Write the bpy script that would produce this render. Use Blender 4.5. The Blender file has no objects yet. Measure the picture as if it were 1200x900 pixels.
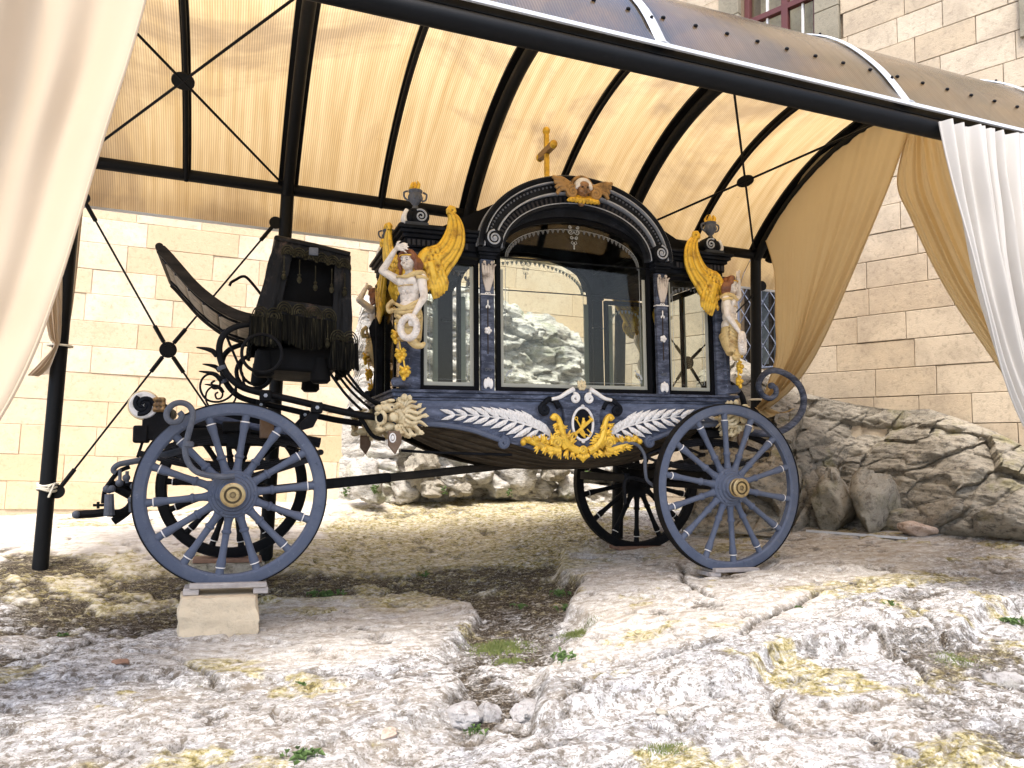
import bpy, math, random
import numpy as np
from mathutils import Vector, Matrix, noise as mnoise
random.seed(7); rng = np.random.default_rng(7)
PI = math.pi
S = bpy.context.scene
COL = S.collection

# ------------------------------------------------------------------ camera
CAM_F, YAW, PITCH, ROLL = 898.3, 0.3418, 0.1031, 0.0283
def _axes():
    f = Vector((math.sin(YAW)*math.cos(PITCH), math.cos(YAW)*math.cos(PITCH), math.sin(PITCH)))
    r = Vector((math.cos(YAW), -math.sin(YAW), 0)); u = r.cross(f)
    c, s = math.cos(ROLL), math.sin(ROLL)
    return c*r+s*u, -s*r+c*u, f
AR, AU, AF = _axes()
cd = bpy.data.cameras.new('camera'); cam = bpy.data.objects.new('camera', cd); COL.objects.link(cam)
cd.sensor_width = 36; cd.lens = CAM_F/1200*36; cd.clip_end = 500; cd.clip_start = 0.05
cam.matrix_world = Matrix(((AR.x, AU.x, -AF.x, 0), (AR.y, AU.y, -AF.y, 0), (AR.z, AU.z, -AF.z, 0), (0, 0, 0, 1)))
S.camera = cam
# ------------------------------------------------------------------ light
SUN_EL, SUN_AZ = math.radians(63), math.radians(208)      # azimuth of the direction towards the sun, clockwise from +Y
wd = bpy.data.worlds.new('World'); S.world = wd; wd.use_nodes = True
nt = wd.node_tree; nt.nodes.clear()
sky = nt.nodes.new('ShaderNodeTexSky'); sky.sky_type = 'NISHITA'; sky.sun_disc = False
sky.sun_elevation = SUN_EL; sky.sun_rotation = SUN_AZ; sky.air_density = 1.0; sky.dust_density = 3.0; sky.ozone_density = 1.0
bg = nt.nodes.new('ShaderNodeBackground'); bg.inputs['Strength'].default_value = 0.12
wo = nt.nodes.new('ShaderNodeOutputWorld')
nt.links.new(sky.outputs[0], bg.inputs[0]); nt.links.new(bg.outputs[0], wo.inputs[0])
ld = bpy.data.lights.new('sun', 'SUN'); ld.energy = 1.5; ld.angle = math.radians(14); ld.color = (1, .95, .88)
sun = bpy.data.objects.new('sun', ld); COL.objects.link(sun)
sd = Vector((math.sin(SUN_AZ)*math.cos(SUN_EL), math.cos(SUN_AZ)*math.cos(SUN_EL), math.sin(SUN_EL)))
sun.rotation_euler = sd.to_track_quat('Z', 'Y').to_euler(); sun.location = sd*30
S.view_settings.view_transform = 'Standard'; S.view_settings.look = 'None'; S.view_settings.gamma = 1
S.view_settings.exposure = 1.80
S.render.engine = 'CYCLES'
S.cycles.max_bounces = 7; S.cycles.transparent_max_bounces = 16

# ------------------------------------------------------------------ tracing helpers
def ray(px, py): return AF*CAM_F+AR*(px-600)-AU*(py-450)
def at(px, py, Y):
    d = ray(px, py); return d*(Y/d.y)
def atx(px, py, X):
    d = ray(px, py); return d*(X/d.x)
HA = 0.0397; HO = Vector((1.65, 5.28, -.72))
def H(px, py, Y=4.78):                       # photo point on a lengthwise plane, in the hearse's own frame
    v = at(px, py, Y)-HO
    return Vector((v.x*math.cos(HA)+v.z*math.sin(HA), v.y, -v.x*math.sin(HA)+v.z*math.cos(HA)))

# ------------------------------------------------------------------ materials
def newmat(name):
    m = bpy.data.materials.new(name); m.use_nodes = True
    n = m.node_tree.nodes; l = m.node_tree.links
    return m, n, l, n['Principled BSDF']
def noise_tex(n, l, vec, scale, detail=6, rough=.6, dist=0.0):
    t = n.new('ShaderNodeTexNoise'); t.inputs['Scale'].default_value = scale; t.inputs['Detail'].default_value = detail
    t.inputs['Roughness'].default_value = rough; t.inputs['Distortion'].default_value = dist
    if vec is not None: l.new(vec, t.inputs['Vector'])
    return t.outputs['Fac']
def ramp(n, l, fac, stops, interp='LINEAR'):
    r = n.new('ShaderNodeValToRGB'); r.color_ramp.interpolation = interp
    e = r.color_ramp.elements
    while len(e) > 1: e.remove(e[-1])
    e[0].position = stops[0][0]; e[0].color = (*stops[0][1], 1)
    for p, c in stops[1:]:
        k = e.new(p); k.color = (*c, 1)
    l.new(fac, r.inputs[0]); return r.outputs[0]
def mix(n, l, fac, a, b, mode='MIX'):
    m = n.new('ShaderNodeMix'); m.data_type = 'RGBA'; m.blend_type = mode
    if isinstance(fac, (int, float)): m.inputs[0].default_value = fac
    else: l.new(fac, m.inputs[0])
    for i, s in ((6, a), (7, b)):
        if isinstance(s, tuple): m.inputs[i].default_value = (*s, 1)
        else: l.new(s, m.inputs[i])
    return m.outputs[2]
def g(v): return (v, v, v)
def bump(n, l, b, h, strength=.3, dist=.01):
    k = n.new('ShaderNodeBump'); k.inputs['Strength'].default_value = strength; k.inputs['Distance'].default_value = dist
    l.new(h, k.inputs['Height']); l.new(k.outputs[0], b.inputs['Normal']); return k
def objvec(n):
    return n.new('ShaderNodeTexCoord').outputs['Object']
def worldvec(n):
    return n.new('ShaderNodeNewGeometry').outputs['Position']

def paint(name, col, worn, amount=.5, rough=.45, scale=9, edge=None, spec=.5, sharp=False, dust=False):
    m, n, l, b = newmat(name)
    v = objvec(n)
    f1 = noise_tex(n, l, v, scale, 8, .7)
    f2 = noise_tex(n, l, v, scale*6, 6, .7)
    if sharp:
        mp = n.new('ShaderNodeMapping'); mp.inputs['Scale'].default_value = (1, 1, 3.5); l.new(v, mp.inputs[0])
        f3 = noise_tex(n, l, mp.outputs[0], scale*1.6, 9, .75, .4)
        c = mix(n, l, ramp(n, l, f3, [(.44, g(.05)), (.66, g(amount))]), col, worn)
    else: c = mix(n, l, ramp(n, l, f1, [(.45, g(0)), (.72, g(amount))]), col, worn)
    if dust:
        fd = noise_tex(n, l, v, scale*3.1, 9, .8); c = mix(n, l, ramp(n, l, fd, [(.56, g(0)), (.70, g(.55))]), c, (.16, .15, .145)); c = mix(n, l, ramp(n, l, fd, [(.30, g(.7)), (.42, g(0))]), c, tuple(x*.35 for x in col))
    c = mix(n, l, ramp(n, l, f2, [(.60, g(0)), (.75, g(amount))]), c, tuple(min(1, x*1.6+.001) for x in worn))
    if edge:
        ge = n.new('ShaderNodeNewGeometry')
        pf = ramp(n, l, ge.outputs['Pointiness'], [(.60, g(0)), (.80, g(.55))])
        c = mix(n, l, pf, c, edge)
    l.new(c, b.inputs['Base Color'])
    l.new(ramp(n, l, f1, [(.3, g(rough)), (.7, g(min(1, rough+.25)))]), b.inputs['Roughness'])
    b.inputs['Specular IOR Level'].default_value = spec
    bump(n, l, b, f2, .25, .002)
    return m
def mottled_dark_creases(name, light, dark, rough=.4, metal=0.0, scale=14):
    m, n, l, b = newmat(name)
    v = objvec(n)
    f1 = noise_tex(n, l, v, scale, 8, .65)
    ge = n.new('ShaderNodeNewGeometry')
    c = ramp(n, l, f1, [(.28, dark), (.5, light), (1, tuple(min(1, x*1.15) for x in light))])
    pf = ramp(n, l, ge.outputs['Pointiness'], [(.44, g(.9)), (.50, g(0))])  # concave creases get a darker tone
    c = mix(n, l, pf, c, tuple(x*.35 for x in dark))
    l.new(c, b.inputs['Base Color']); b.inputs['Roughness'].default_value = rough; b.inputs['Metallic'].default_value = metal
    bump(n, l, b, noise_tex(n, l, v, scale*5, 6, .7), .3, .002)
    return m
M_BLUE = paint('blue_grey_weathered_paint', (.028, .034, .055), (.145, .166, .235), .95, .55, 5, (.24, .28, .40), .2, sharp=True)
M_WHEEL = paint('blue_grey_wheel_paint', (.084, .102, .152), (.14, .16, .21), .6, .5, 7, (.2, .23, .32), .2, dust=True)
M_WHEELD = paint('shaded_wheel_paint', (.005, .0055, .007), (.020, .020, .024), .5, .6, 6, None, .12)  # wheel paint with shade put into the colour, for the far side wheels
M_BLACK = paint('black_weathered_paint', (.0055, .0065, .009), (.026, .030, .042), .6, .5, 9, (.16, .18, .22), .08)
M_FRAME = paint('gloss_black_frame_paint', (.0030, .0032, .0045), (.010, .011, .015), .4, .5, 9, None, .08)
M_IRON = paint('black_iron', (.0038, .004, .005), (.022, .022, .026), .5, .5, 12, (.11, .11, .13), .12)
M_GREYIRON = paint('grey_blue_iron', (.075, .085, .11), (.17, .18, .21), .6, .45, 12, (.26, .28, .32), .35)
M_LINE = paint('pale_highlight_paint', (.36, .39, .45), (.16, .18, .23), .6, .5, 14)
M_STEEL = paint('canopy_steel_paint', (.0045, .005, .006), (.010, .0105, .012), .5, .40, 5, None, .14)
M_GOLD = mottled_dark_creases('gold_paint', (.76, .47, .045), (.26, .12, .014), .34, .25)
M_OLDGOLD = mottled_dark_creases('tarnished_gold', (.34, .20, .075), (.07, .04, .02), .42, .2)
M_CREAM = mottled_dark_creases('cream_carving_paint', (.66, .55, .34), (.30, .19, .07), .5)
M_WHITE = mottled_dark_creases('white_ornament_paint', (.76, .74, .72), (.42, .40, .40), .5)
M_SKIN = mottled_dark_creases('white_statue_paint', (.78, .72, .66), (.50, .42, .36), .5)
M_SASH = mottled_dark_creases('cream_gold_cloth_paint', (.62, .47, .22), (.30, .17, .05), .45)
M_HAIR = mottled_dark_creases('brown_hair_paint', (.20, .07, .03), (.08, .03, .015), .45)
M_BRONZE = mottled_dark_creases('bronze_face', (.30, .17, .09), (.08, .045, .03), .35, .3)
M_BROWN = paint('old_brown_wood_paint', (.14, .085, .05), (.22, .17, .13), .6, .6, 10)
M_TYRE = paint('dark_tyre_iron', (.006, .006, .007), (.040, .034, .028), .6, .6, 10, None, .15)
M_BRASS = mottled_dark_creases('brass_hub', (.42, .31, .15), (.13, .09, .05), .35, .6, 20)
M_MARK = paint('dark_line_paint', (.02, .012, .01), (.03, .02, .02), .3, .6)
M_ORN = mottled_dark_creases('worn_silver_leaf', (.55, .48, .42), (.10, .07, .05), .5)
M_BROWNDRAPE = mottled_dark_creases('brown_carving_paint', (.20, .10, .06), (.07, .035, .025), .5)

def wood(name, a, b_, scale=3, rough=.7):
    m, n, l, b = newmat(name)
    v = objvec(n); mp = n.new('ShaderNodeMapping'); mp.inputs['Scale'].default_value = (1, 9, 9); l.new(v, mp.inputs[0])
    f = noise_tex(n, l, mp.outputs[0], scale, 8, .65, .4)
    f2 = noise_tex(n, l, v, 7, 6, .7)
    c = ramp(n, l, f, [(.3, a), (.65, b_)])
    c = mix(n, l, ramp(n, l, f2, [(.45, g(0)), (.75, g(.6))]), c, tuple(x*.35 for x in a))
    l.new(c, b.inputs['Base Color']); b.inputs['Roughness'].default_value = rough; b.inputs['Specular IOR Level'].default_value = .15
    bump(n, l, b, f, .4, .004); return m
M_WOOD = wood('grey_brown_planks', (.12, .095, .07), (.36, .30, .23))
M_WOODDK = wood('dark_old_wood', (.008, .007, .006), (.035, .028, .022))
M_WOODHULL = wood('brown_hull_planks', (.022, .017, .012), (.085, .066, .046))
M_BOARD = wood('pale_grey_board', (.30, .27, .26), (.55, .51, .48))
M_BOARDBR = wood('brown_board', (.16, .09, .06), (.34, .21, .15))

# leather and fringe of the driver's seat
def m_leather():
    m, n, l, b = newmat('worn_black_drape')
    v = objvec(n); f = noise_tex(n, l, v, 7, 8, .7, .3)
    c = ramp(n, l, f, [(.52, (.006, .006, .007)), (.60, (.022, .019, .018)), (.70, (.10, .06, .045)), (.8, (.28, .18, .14))])
    l.new(c, b.inputs['Base Color']); b.inputs['Roughness'].default_value = .5; b.inputs['Specular IOR Level'].default_value = .15
    bump(n, l, b, noise_tex(n, l, v, 40, 6, .7), .4, .004); return m
M_LEATHER = m_leather()
def m_fringe():
    m, n, l, b = newmat('dark_fringe_thread')
    oi = objvec(n); mp = n.new('ShaderNodeMapping'); mp.inputs['Scale'].default_value = (60, 60, 2); l.new(oi, mp.inputs[0])
    f = noise_tex(n, l, mp.outputs[0], 1.0, 4, .6)
    l.new(ramp(n, l, f, [(.40, (.003, .003, .0035)), (.58, (.014, .0135, .010)), (.72, (.07, .062, .035))]), b.inputs['Base Color'])
    b.inputs['Roughness'].default_value = .8; b.inputs['Specular IOR Level'].default_value = .1; return m
M_FRINGE = m_fringe()
M_BRAID = paint('braid_trim', (.022, .020, .012), (.11, .10, .065), .6, .8, 20, None, .1)
M_PITCH = paint('black_seat_and_recess', (.003, .003, .0035), (.008, .008, .008), .4, .7, 9, None, .2)  # near black for seat parts and for the painted dark of recesses

def facing(n, l, base, amp, power):
    lw = n.new('ShaderNodeLayerWeight'); lw.inputs[0].default_value = .5
    p = n.new('ShaderNodeMath'); p.operation = 'POWER'; p.inputs[1].default_value = power; l.new(lw.outputs['Facing'], p.inputs[0])
    q = n.new('ShaderNodeMath'); q.operation = 'MULTIPLY_ADD'; q.inputs[1].default_value = amp; q.inputs[2].default_value = base; l.new(p.outputs[0], q.inputs[0])
    return q.outputs[0]
def m_glass():
    m, n, l, b = newmat('window_glass_warm_reflection')
    n.remove(b)
    tr = n.new('ShaderNodeBsdfTransparent'); tr.inputs[0].default_value = (.93, .95, .93, 1)
    gl = n.new('ShaderNodeBsdfGlossy'); gl.inputs['Roughness'].default_value = .03; gl.inputs[0].default_value = (.60, .52, .45, 1)  # warm tint stands in for brown surroundings reflected in the panes
    fr = facing(n, l, .03, .75, 4.5)
    ms = n.new('ShaderNodeMixShader'); l.new(fr, ms.inputs[0]); l.new(tr.outputs[0], ms.inputs[1]); l.new(gl.outputs[0], ms.inputs[2])
    l.new(ms.outputs[0], n['Material Output'].inputs[0]); return m
M_GLASS = m_glass()
M_FROST = paint('frosted_glass_border', (.34, .34, .29), (.42, .42, .37), .4, .5, 20)
M_BEAD = paint('etched_beads_lit', (.55, .53, .46), (.6, .6, .55), .4, .5, 20)  # far side beads, light from behind put into a paler colour
M_ETCHD = paint('etched_beads_unlit', (.10, .105, .11), (.16, .16, .16), .4, .5, 20)  # near side beads, the same etching in a darker unlit colour
M_ETCH = paint('etched_glass_ornament', (.34, .36, .36), (.45, .45, .45), .4, .5, 20)

def m_poly():
    m, n, l, b = newmat('yellowed_polycarbonate')
    ge = n.new('ShaderNodeNewGeometry'); sp = n.new('ShaderNodeSeparateXYZ'); l.new(ge.outputs['Position'], sp.inputs[0])
    w = n.new('ShaderNodeMath'); w.operation = 'MULTIPLY'; w.inputs[1].default_value = 2*PI/.016; l.new(sp.outputs[0], w.inputs[0])
    s = n.new('ShaderNodeMath'); s.operation = 'SINE'; l.new(w.outputs[0], s.inputs[0])
    mp = n.new('ShaderNodeMapping'); mp.inputs['Scale'].default_value = (14, .9, .9); l.new(ge.outputs['Position'], mp.inputs[0])
    st = noise_tex(n, l, mp.outputs[0], 1.0, 6, .6)
    bl = noise_tex(n, l, ge.outputs['Position'], .7, 6, .6, .6)
    c = ramp(n, l, st, [(.3, (.56, .38, .165)), (.62, (.76, .565, .30))])
    c = mix(n, l, ramp(n, l, bl, [(.40, g(.8)), (.52, g(0))]), c, (.36, .25, .14))  # random brown grime, deepened to stand in for a shadow across the sheet
    fs = noise_tex(n, l, ge.outputs['Position'], 9, 8, .75); c = mix(n, l, ramp(n, l, fs, [(.28, g(.7)), (.36, g(0))]), c, (.30, .21, .12))
    ln = ramp(n, l, s.outputs[0], [(.0, g(.72)), (.35, g(1))])
    c = mix(n, l, 1.0, c, ln, 'MULTIPLY')
    df = n.new('ShaderNodeBsdfDiffuse'); l.new(mix(n, l, .8, c, (.17, .14, .11)), df.inputs[0])
    tl = n.new('ShaderNodeBsdfTranslucent'); l.new(c, tl.inputs[0])
    m1 = n.new('ShaderNodeMixShader'); m1.inputs[0].default_value = .80; l.new(df.outputs[0], m1.inputs[1]); l.new(tl.outputs[0], m1.inputs[2])
    tp = n.new('ShaderNodeBsdfTransparent'); l.new(c, tp.inputs[0])
    m0 = n.new('ShaderNodeMixShader'); m0.inputs[0].default_value = .12; l.new(m1.outputs[0], m0.inputs[1]); l.new(tp.outputs[0], m0.inputs[2])
    gl = n.new('ShaderNodeBsdfGlossy'); gl.inputs['Roughness'].default_value = .16
    bp = n.new('ShaderNodeBump'); bp.inputs['Strength'].default_value = .15; bp.inputs['Distance'].default_value = .002
    l.new(s.outputs[0], bp.inputs['Height']); l.new(bp.outputs[0], gl.inputs['Normal'])
    fr = facing(n, l, .05, .75, 3.0)
    ms = n.new('ShaderNodeMixShader'); l.new(fr, ms.inputs[0]); l.new(m0.outputs[0], ms.inputs[1]); l.new(gl.outputs[0], ms.inputs[2])
    l.new(ms.outputs[0], n['Material Output'].inputs[0]); n.remove(b); return m
M_POLY = m_poly()
M_ALU = paint('aluminium_strip', (.55, .57, .60), (.7, .7, .72), .4, .35, 10)

def m_cloth(name, col, tr=.35, stain=(.5, .4, .3)):
    m, n, l, b = newmat(name); n.remove(b)
    v = worldvec(n)
    f = noise_tex(n, l, v, 2.2, 7, .6)
    c = mix(n, l, ramp(n, l, f, [(.45, g(0)), (.75, g(.35))]), col, stain)
    wv = noise_tex(n, l, v, 260, 2, .5)
    bp = n.new('ShaderNodeBump'); bp.inputs['Strength'].default_value = .25; bp.inputs['Distance'].default_value = .003
    fw = noise_tex(n, l, v, 9, 6, .6)
    ad = n.new('ShaderNodeMath'); ad.operation = 'ADD'; l.new(fw, ad.inputs[0])
    ml = n.new('ShaderNodeMath'); ml.operation = 'MULTIPLY'; ml.inputs[1].default_value = .1; l.new(wv, ml.inputs[0]); l.new(ml.outputs[0], ad.inputs[1])
    l.new(ad.outputs[0], bp.inputs['Height'])
    df = n.new('ShaderNodeBsdfDiffuse'); l.new(c, df.inputs[0]); l.new(bp.outputs[0], df.inputs['Normal'])
    tl = n.new('ShaderNodeBsdfTranslucent'); l.new(c, tl.inputs[0])
    ms = n.new('ShaderNodeMixShader'); ms.inputs[0].default_value = tr
    l.new(df.outputs[0], ms.inputs[1]); l.new(tl.outputs[0], ms.inputs[2]); l.new(ms.outputs[0], n['Material Output'].inputs[0])
    return m
M_CLOTH_L = m_cloth('cream_canvas', (.67, .55, .41), .35, (.55, .44, .31))
M_CLOTH_W = m_cloth('white_canvas', (.60, .57, .53), .22, (.48, .45, .41))
M_CLOTH_Y = m_cloth('canvas_yellow_lit', (.66, .53, .32), .42, (.56, .42, .24))  # same cloth, with the yellow light through the roof put into its colour

def m_stone(name, base, var, dirt, rough=.9, cl=None):
    m, n, l, b = newmat(name)
    v = worldvec(n); oi = n.new('ShaderNodeObjectInfo')
    f1 = noise_tex(n, l, v, 3.0, 8, .65); f2 = noise_tex(n, l, v, 22, 8, .7)
    c = mix(n, l, oi.outputs['Random'], base, var)
    c = mix(n, l, ramp(n, l, f1, [(.42, g(0)), (.72, g(.75))]), c, dirt)
    c = mix(n, l, ramp(n, l, f2, [(.3, g(.5)), (.48, g(0))]), c, tuple(x*.62 for x in dirt))
    c = mix(n, l, ramp(n, l, f2, [(.62, g(0)), (.8, g(.5))]), c, tuple(min(.9, x*1.25) for x in base))
    l.new(c, b.inputs['Base Color']); b.inputs['Roughness'].default_value = rough
    b.inputs['Specular IOR Level'].default_value = .2
    ad = n.new('ShaderNodeMath'); ad.operation = 'ADD'; l.new(f2, ad.inputs[0]); l.new(noise_tex(n, l, v, 90, 5, .7), ad.inputs[1])
    bump(n, l, b, ad.outputs[0], .5, .012); return m
M_ASH_L = m_stone('warm_limestone_ashlar', (.74, .64, .49), (.62, .47, .29), (.60, .45, .28))
M_ASH_R = m_stone('tan_limestone_ashlar', (.58, .49, .37), (.50, .40, .28), (.34, .275, .205))
M_ASH_DARK = m_stone('grey_stained_jamb_stone', (.32, .29, .22), (.27, .24, .18), (.17, .15, .11))
M_MORTAR = m_stone('recessed_mortar', (.24, .18, .12), (.24, .18, .12), (.2, .15, .1))
M_MORTAR_L = m_stone('pale_mortar', (.58, .47, .33), (.56, .45, .31), (.44, .34, .22))
M_BLOCK = m_stone('pale_cut_limestone', (.68, .58, .42), (.66, .55, .40), (.55, .45, .32))

def m_rock(name, pale, grey, dark, moss, sc=1.0, strata=True, mossamt=.5):
    m, n, l, b = newmat(name)
    v = worldvec(n)
    mp = n.new('ShaderNodeMapping'); mp.inputs['Rotation'].default_value = (0, math.radians(24), math.radians(12)); mp.inputs['Scale'].default_value = (1, 1, 3.0 if strata is True else float(strata or 1))
    l.new(v, mp.inputs[0])
    f1 = noise_tex(n, l, mp.outputs[0], 1.6*sc, 9, .68, .5)
    f2 = noise_tex(n, l, mp.outputs[0], 9*sc, 9, .72, .3)
    f3 = noise_tex(n, l, v, 45*sc, 7, .7)
    c = ramp(n, l, f1, [(.32, grey), (.58, pale)])
    c = mix(n, l, ramp(n, l, f2, [(.34, g(.9)), (.50, g(0))]), c, dark)
    c = mix(n, l, ramp(n, l, f3, [(.56, g(0)), (.68, g(.6))]), c, tuple(min(.85, x*1.3) for x in pale))
    c = mix(n, l, ramp(n, l, f3, [(.30, g(.7)), (.42, g(0))]), c, tuple(x*.5 for x in dark))
    fm = noise_tex(n, l, v, 2.3, 8, .7)
    c = mix(n, l, ramp(n, l, fm, [(.55, g(0)), (.68, g(mossamt))]), c, moss)
    l.new(c, b.inputs['Base Color']); b.inputs['Roughness'].default_value = .92; b.inputs['Specular IOR Level'].default_value = .2
    a1 = n.new('ShaderNodeMath'); a1.operation = 'MULTIPLY_ADD'; l.new(f3, a1.inputs[0]); a1.inputs[1].default_value = .35; l.new(f2, a1.inputs[2])
    bump(n, l, b, a1.outputs[0], .9, .03); return m
M_ROCKR = m_rock('strata_outcrop_rock', (.37, .33, .265), (.215, .195, .16), (.055, .047, .040), (.20, .18, .07), 1.5, 2.0, .75)
M_ROCKB = m_rock('pale_outcrop_rock', (.62, .59, .53), (.40, .385, .36), (.15, .13, .10), (.20, .25, .07), 1.3, True, .45)
M_BOULDER = m_rock('grey_boulder_rock', (.42, .38, .31), (.27, .25, .20), (.12, .10, .08), (.22, .22, .09), 1.6, False, .4)
M_PINKROCK = m_rock('pink_beige_rock', (.60, .47, .38), (.50, .38, .30), (.30, .20, .15), (.4, .3, .2), 1.6, False, .2)
M_PALEROCK = m_rock('pale_grey_loose_rock', (.46, .44, .43), (.30, .29, .285), (.12, .10, .085), (.16, .15, .06), 2.6, False, .35)
M_LEAF = paint('green_leaf', (.07, .125, .03), (.15, .22, .06), .6, .6, 30)
M_GRASS = paint('short_grass', (.10, .13, .03), (.22, .21, .07), .7, .7, 30)
M_DARKRED = paint('dark_red_window_paint', (.085, .018, .018), (.14, .04, .035), .5, .5)
M_LATTICE = paint('grey_blue_lattice_iron', (.10, .12, .17), (.18, .19, .22), .5, .5)
M_ROPE = paint('pale_rope', (.62, .58, .48), (.7, .65, .55), .4, .9)

# ------------------------------------------------------------------ mesh builder
class MB:
    def __init__(s): s.v = []; s.f = []
    def add(s, vs, fs):
        o = len(s.v); s.v += [tuple(a) for a in vs]; s.f += [tuple(i+o for i in q) for q in fs]; return s
    def box(s, x0, x1, y0, y1, z0, z1, M=None):
        vs = [Vector(p) for p in ((x0,y0,z0),(x1,y0,z0),(x1,y1,z0),(x0,y1,z0),(x0,y0,z1),(x1,y0,z1),(x1,y1,z1),(x0,y1,z1))]
        if M is not None: vs = [M @ p for p in vs]
        return s.add(vs, [(0,3,2,1),(4,5,6,7),(0,1,5,4),(1,2,6,5),(2,3,7,6),(3,0,4,7)])
    def bar(s, a, b, w, h):                                  # square bar from a to b
        a = Vector(a); b = Vector(b); d = b-a; q = d.to_track_quat('Z', 'Y').to_matrix().to_4x4()
        return s.box(-w/2, w/2, -h/2, h/2, 0, d.length, Matrix.Translation(a) @ q)
    def prism(s, poly, y0, y1):                              # outline in (x, z), thickness in y
        n = len(poly); vs = [(p[0], y0, p[1]) for p in poly]+[(p[0], y1, p[1]) for p in poly]
        fs = [tuple(range(n)), tuple(range(2*n-1, n-1, -1))]
        fs += [(i, i+n, (i+1) % n+n, (i+1) % n) for i in range(n)]
        return s.add(vs, fs)
    def tube(s, pts, r, n=8, closed=False, flat=1.0, cap=True):
        P = [Vector(p) for p in pts]; k = len(P)
        R = [r]*k if isinstance(r, (int, float)) else list(r)
        T = []
        for i in range(k):
            a = P[(i-1) % k] if (closed or i) else P[0]; b = P[(i+1) % k] if (closed or i < k-1) else P[-1]
            t = (b-a); T.append(t.normalized() if t.length > 1e-9 else Vector((0, 0, 1)))
        up = Vector((0, 1, 0)) if abs(T[0].y) < .8 else Vector((0, 0, 1))
        N = (up-T[0]*up.dot(T[0])).normalized(); vs = []
        for i in range(k):
            N = N-T[i]*N.dot(T[i]); N.normalize(); B = T[i].cross(N)
            for j in range(n):
                a = 2*PI*j/n; vs.append(P[i]+N*math.cos(a)*R[i]*flat+B*math.sin(a)*R[i])
        fs = []
        for i in range(k if closed else k-1):
            for j in range(n):
                a = i*n+j; b = i*n+(j+1) % n; c = ((i+1) % k)*n+(j+1) % n; d = ((i+1) % k)*n+j
                fs.append((a, b, c, d))
        if cap and not closed:
            fs.append(tuple(range(n-1, -1, -1))); fs.append(tuple((k-1)*n+j for j in range(n)))
        return s.add(vs, fs)
    def lathe(s, prof, n=20, o=(0, 0, 0), axis=(0, 0, 1)):   # (radius, height)
        q = Vector(axis).to_track_quat('Z', 'Y'); o = Vector(o); vs = []
        for r, h in prof:
            for j in range(n):
                a = 2*PI*j/n; vs.append(o+q @ Vector((r*math.cos(a), r*math.sin(a), h)))
        fs = [(i*n+j, i*n+(j+1) % n, (i+1)*n+(j+1) % n, (i+1)*n+j) for i in range(len(prof)-1) for j in range(n)]
        fs.append(tuple(range(n-1, -1, -1))); fs.append(tuple((len(prof)-1)*n+j for j in range(n)))
        return s.add(vs, fs)
    def ell(s, c, r, nu=12, nv=8, rot=None):
        c = Vector(c); vs = [];
        if isinstance(r, (int, float)): r = (r, r, r)
        for i in range(nv+1):
            p = PI*i/nv
            for j in range(nu):
                a = 2*PI*j/nu
                v = Vector((r[0]*math.sin(p)*math.cos(a), r[1]*math.sin(p)*math.sin(a), r[2]*math.cos(p)))
                if rot is not None: v = rot @ v
                vs.append(c+v)
        fs = [(i*nu+j, (i+1)*nu+j, (i+1)*nu+(j+1) % nu, i*nu+(j+1) % nu) for i in range(nv) for j in range(nu)]
        return s.add(vs, fs)
    def sweep(s, prof, path, closed=False):                  # path in (x,z); prof of (outward, y)
        k = len(path); n = len(prof); vs = []
        for i in range(k):
            a = path[(i-1) % k] if (closed or i) else path[0]; b = path[(i+1) % k] if (closed or i < k-1) else path[-1]
            tx, tz = b[0]-a[0], b[1]-a[1]; L = math.hypot(tx, tz) or 1; nx, nz = -tz/L, tx/L
            for o, y in prof: vs.append((path[i][0]+nx*o, y, path[i][1]+nz*o))
        fs = []
        for i in range(k if closed else k-1):
            for j in range(n):
                fs.append((i*n+j, i*n+(j+1) % n, ((i+1) % k)*n+(j+1) % n, ((i+1) % k)*n+j))
        if not closed: fs.append(tuple(range(n))); fs.append(tuple((k-1)*n+j for j in range(n-1, -1, -1)))
        return s.add(vs, fs)
    def grid(s, fn, nu, nv):
        vs = [fn(i/(nu-1), j/(nv-1)) for j in range(nv) for i in range(nu)]
        return s.add(vs, [(j*nu+i, j*nu+i+1, (j+1)*nu+i+1, (j+1)*nu+i) for j in range(nv-1) for i in range(nu-1)])
    def mesh(s, name, smooth=True, angle=35):
        me = bpy.data.meshes.new(name); me.from_pydata(s.v, [], s.f)
        import bmesh
        bm = bmesh.new(); bm.from_mesh(me)
        bmesh.ops.remove_doubles(bm, verts=bm.verts, dist=1e-6)
        bmesh.ops.recalc_face_normals(bm, faces=bm.faces); bm.to_mesh(me); bm.free()
        if smooth:
            me.polygons.foreach_set('use_smooth', [True]*len(me.polygons)); me.set_sharp_from_angle(angle=math.radians(angle))
        return me
    def build(s, name, mat, parent=None, smooth=True, bevel=0, loc=None, angle=35, solid=0):
        me = s.mesh(name, smooth, angle); me.materials.append(mat)
        o = bpy.data.objects.new(name, me); COL.objects.link(o)
        if parent is not None: o.parent = parent
        if loc is not None: o.location = loc
        if solid:
            md = o.modifiers.new('t', 'SOLIDIFY'); md.thickness = solid; md.offset = 0
        if bevel:
            md = o.modifiers.new('b', 'BEVEL'); md.width = bevel; md.segments = 2; md.limit_method = 'ANGLE'; md.angle_limit = math.radians(40)
        return o
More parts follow.
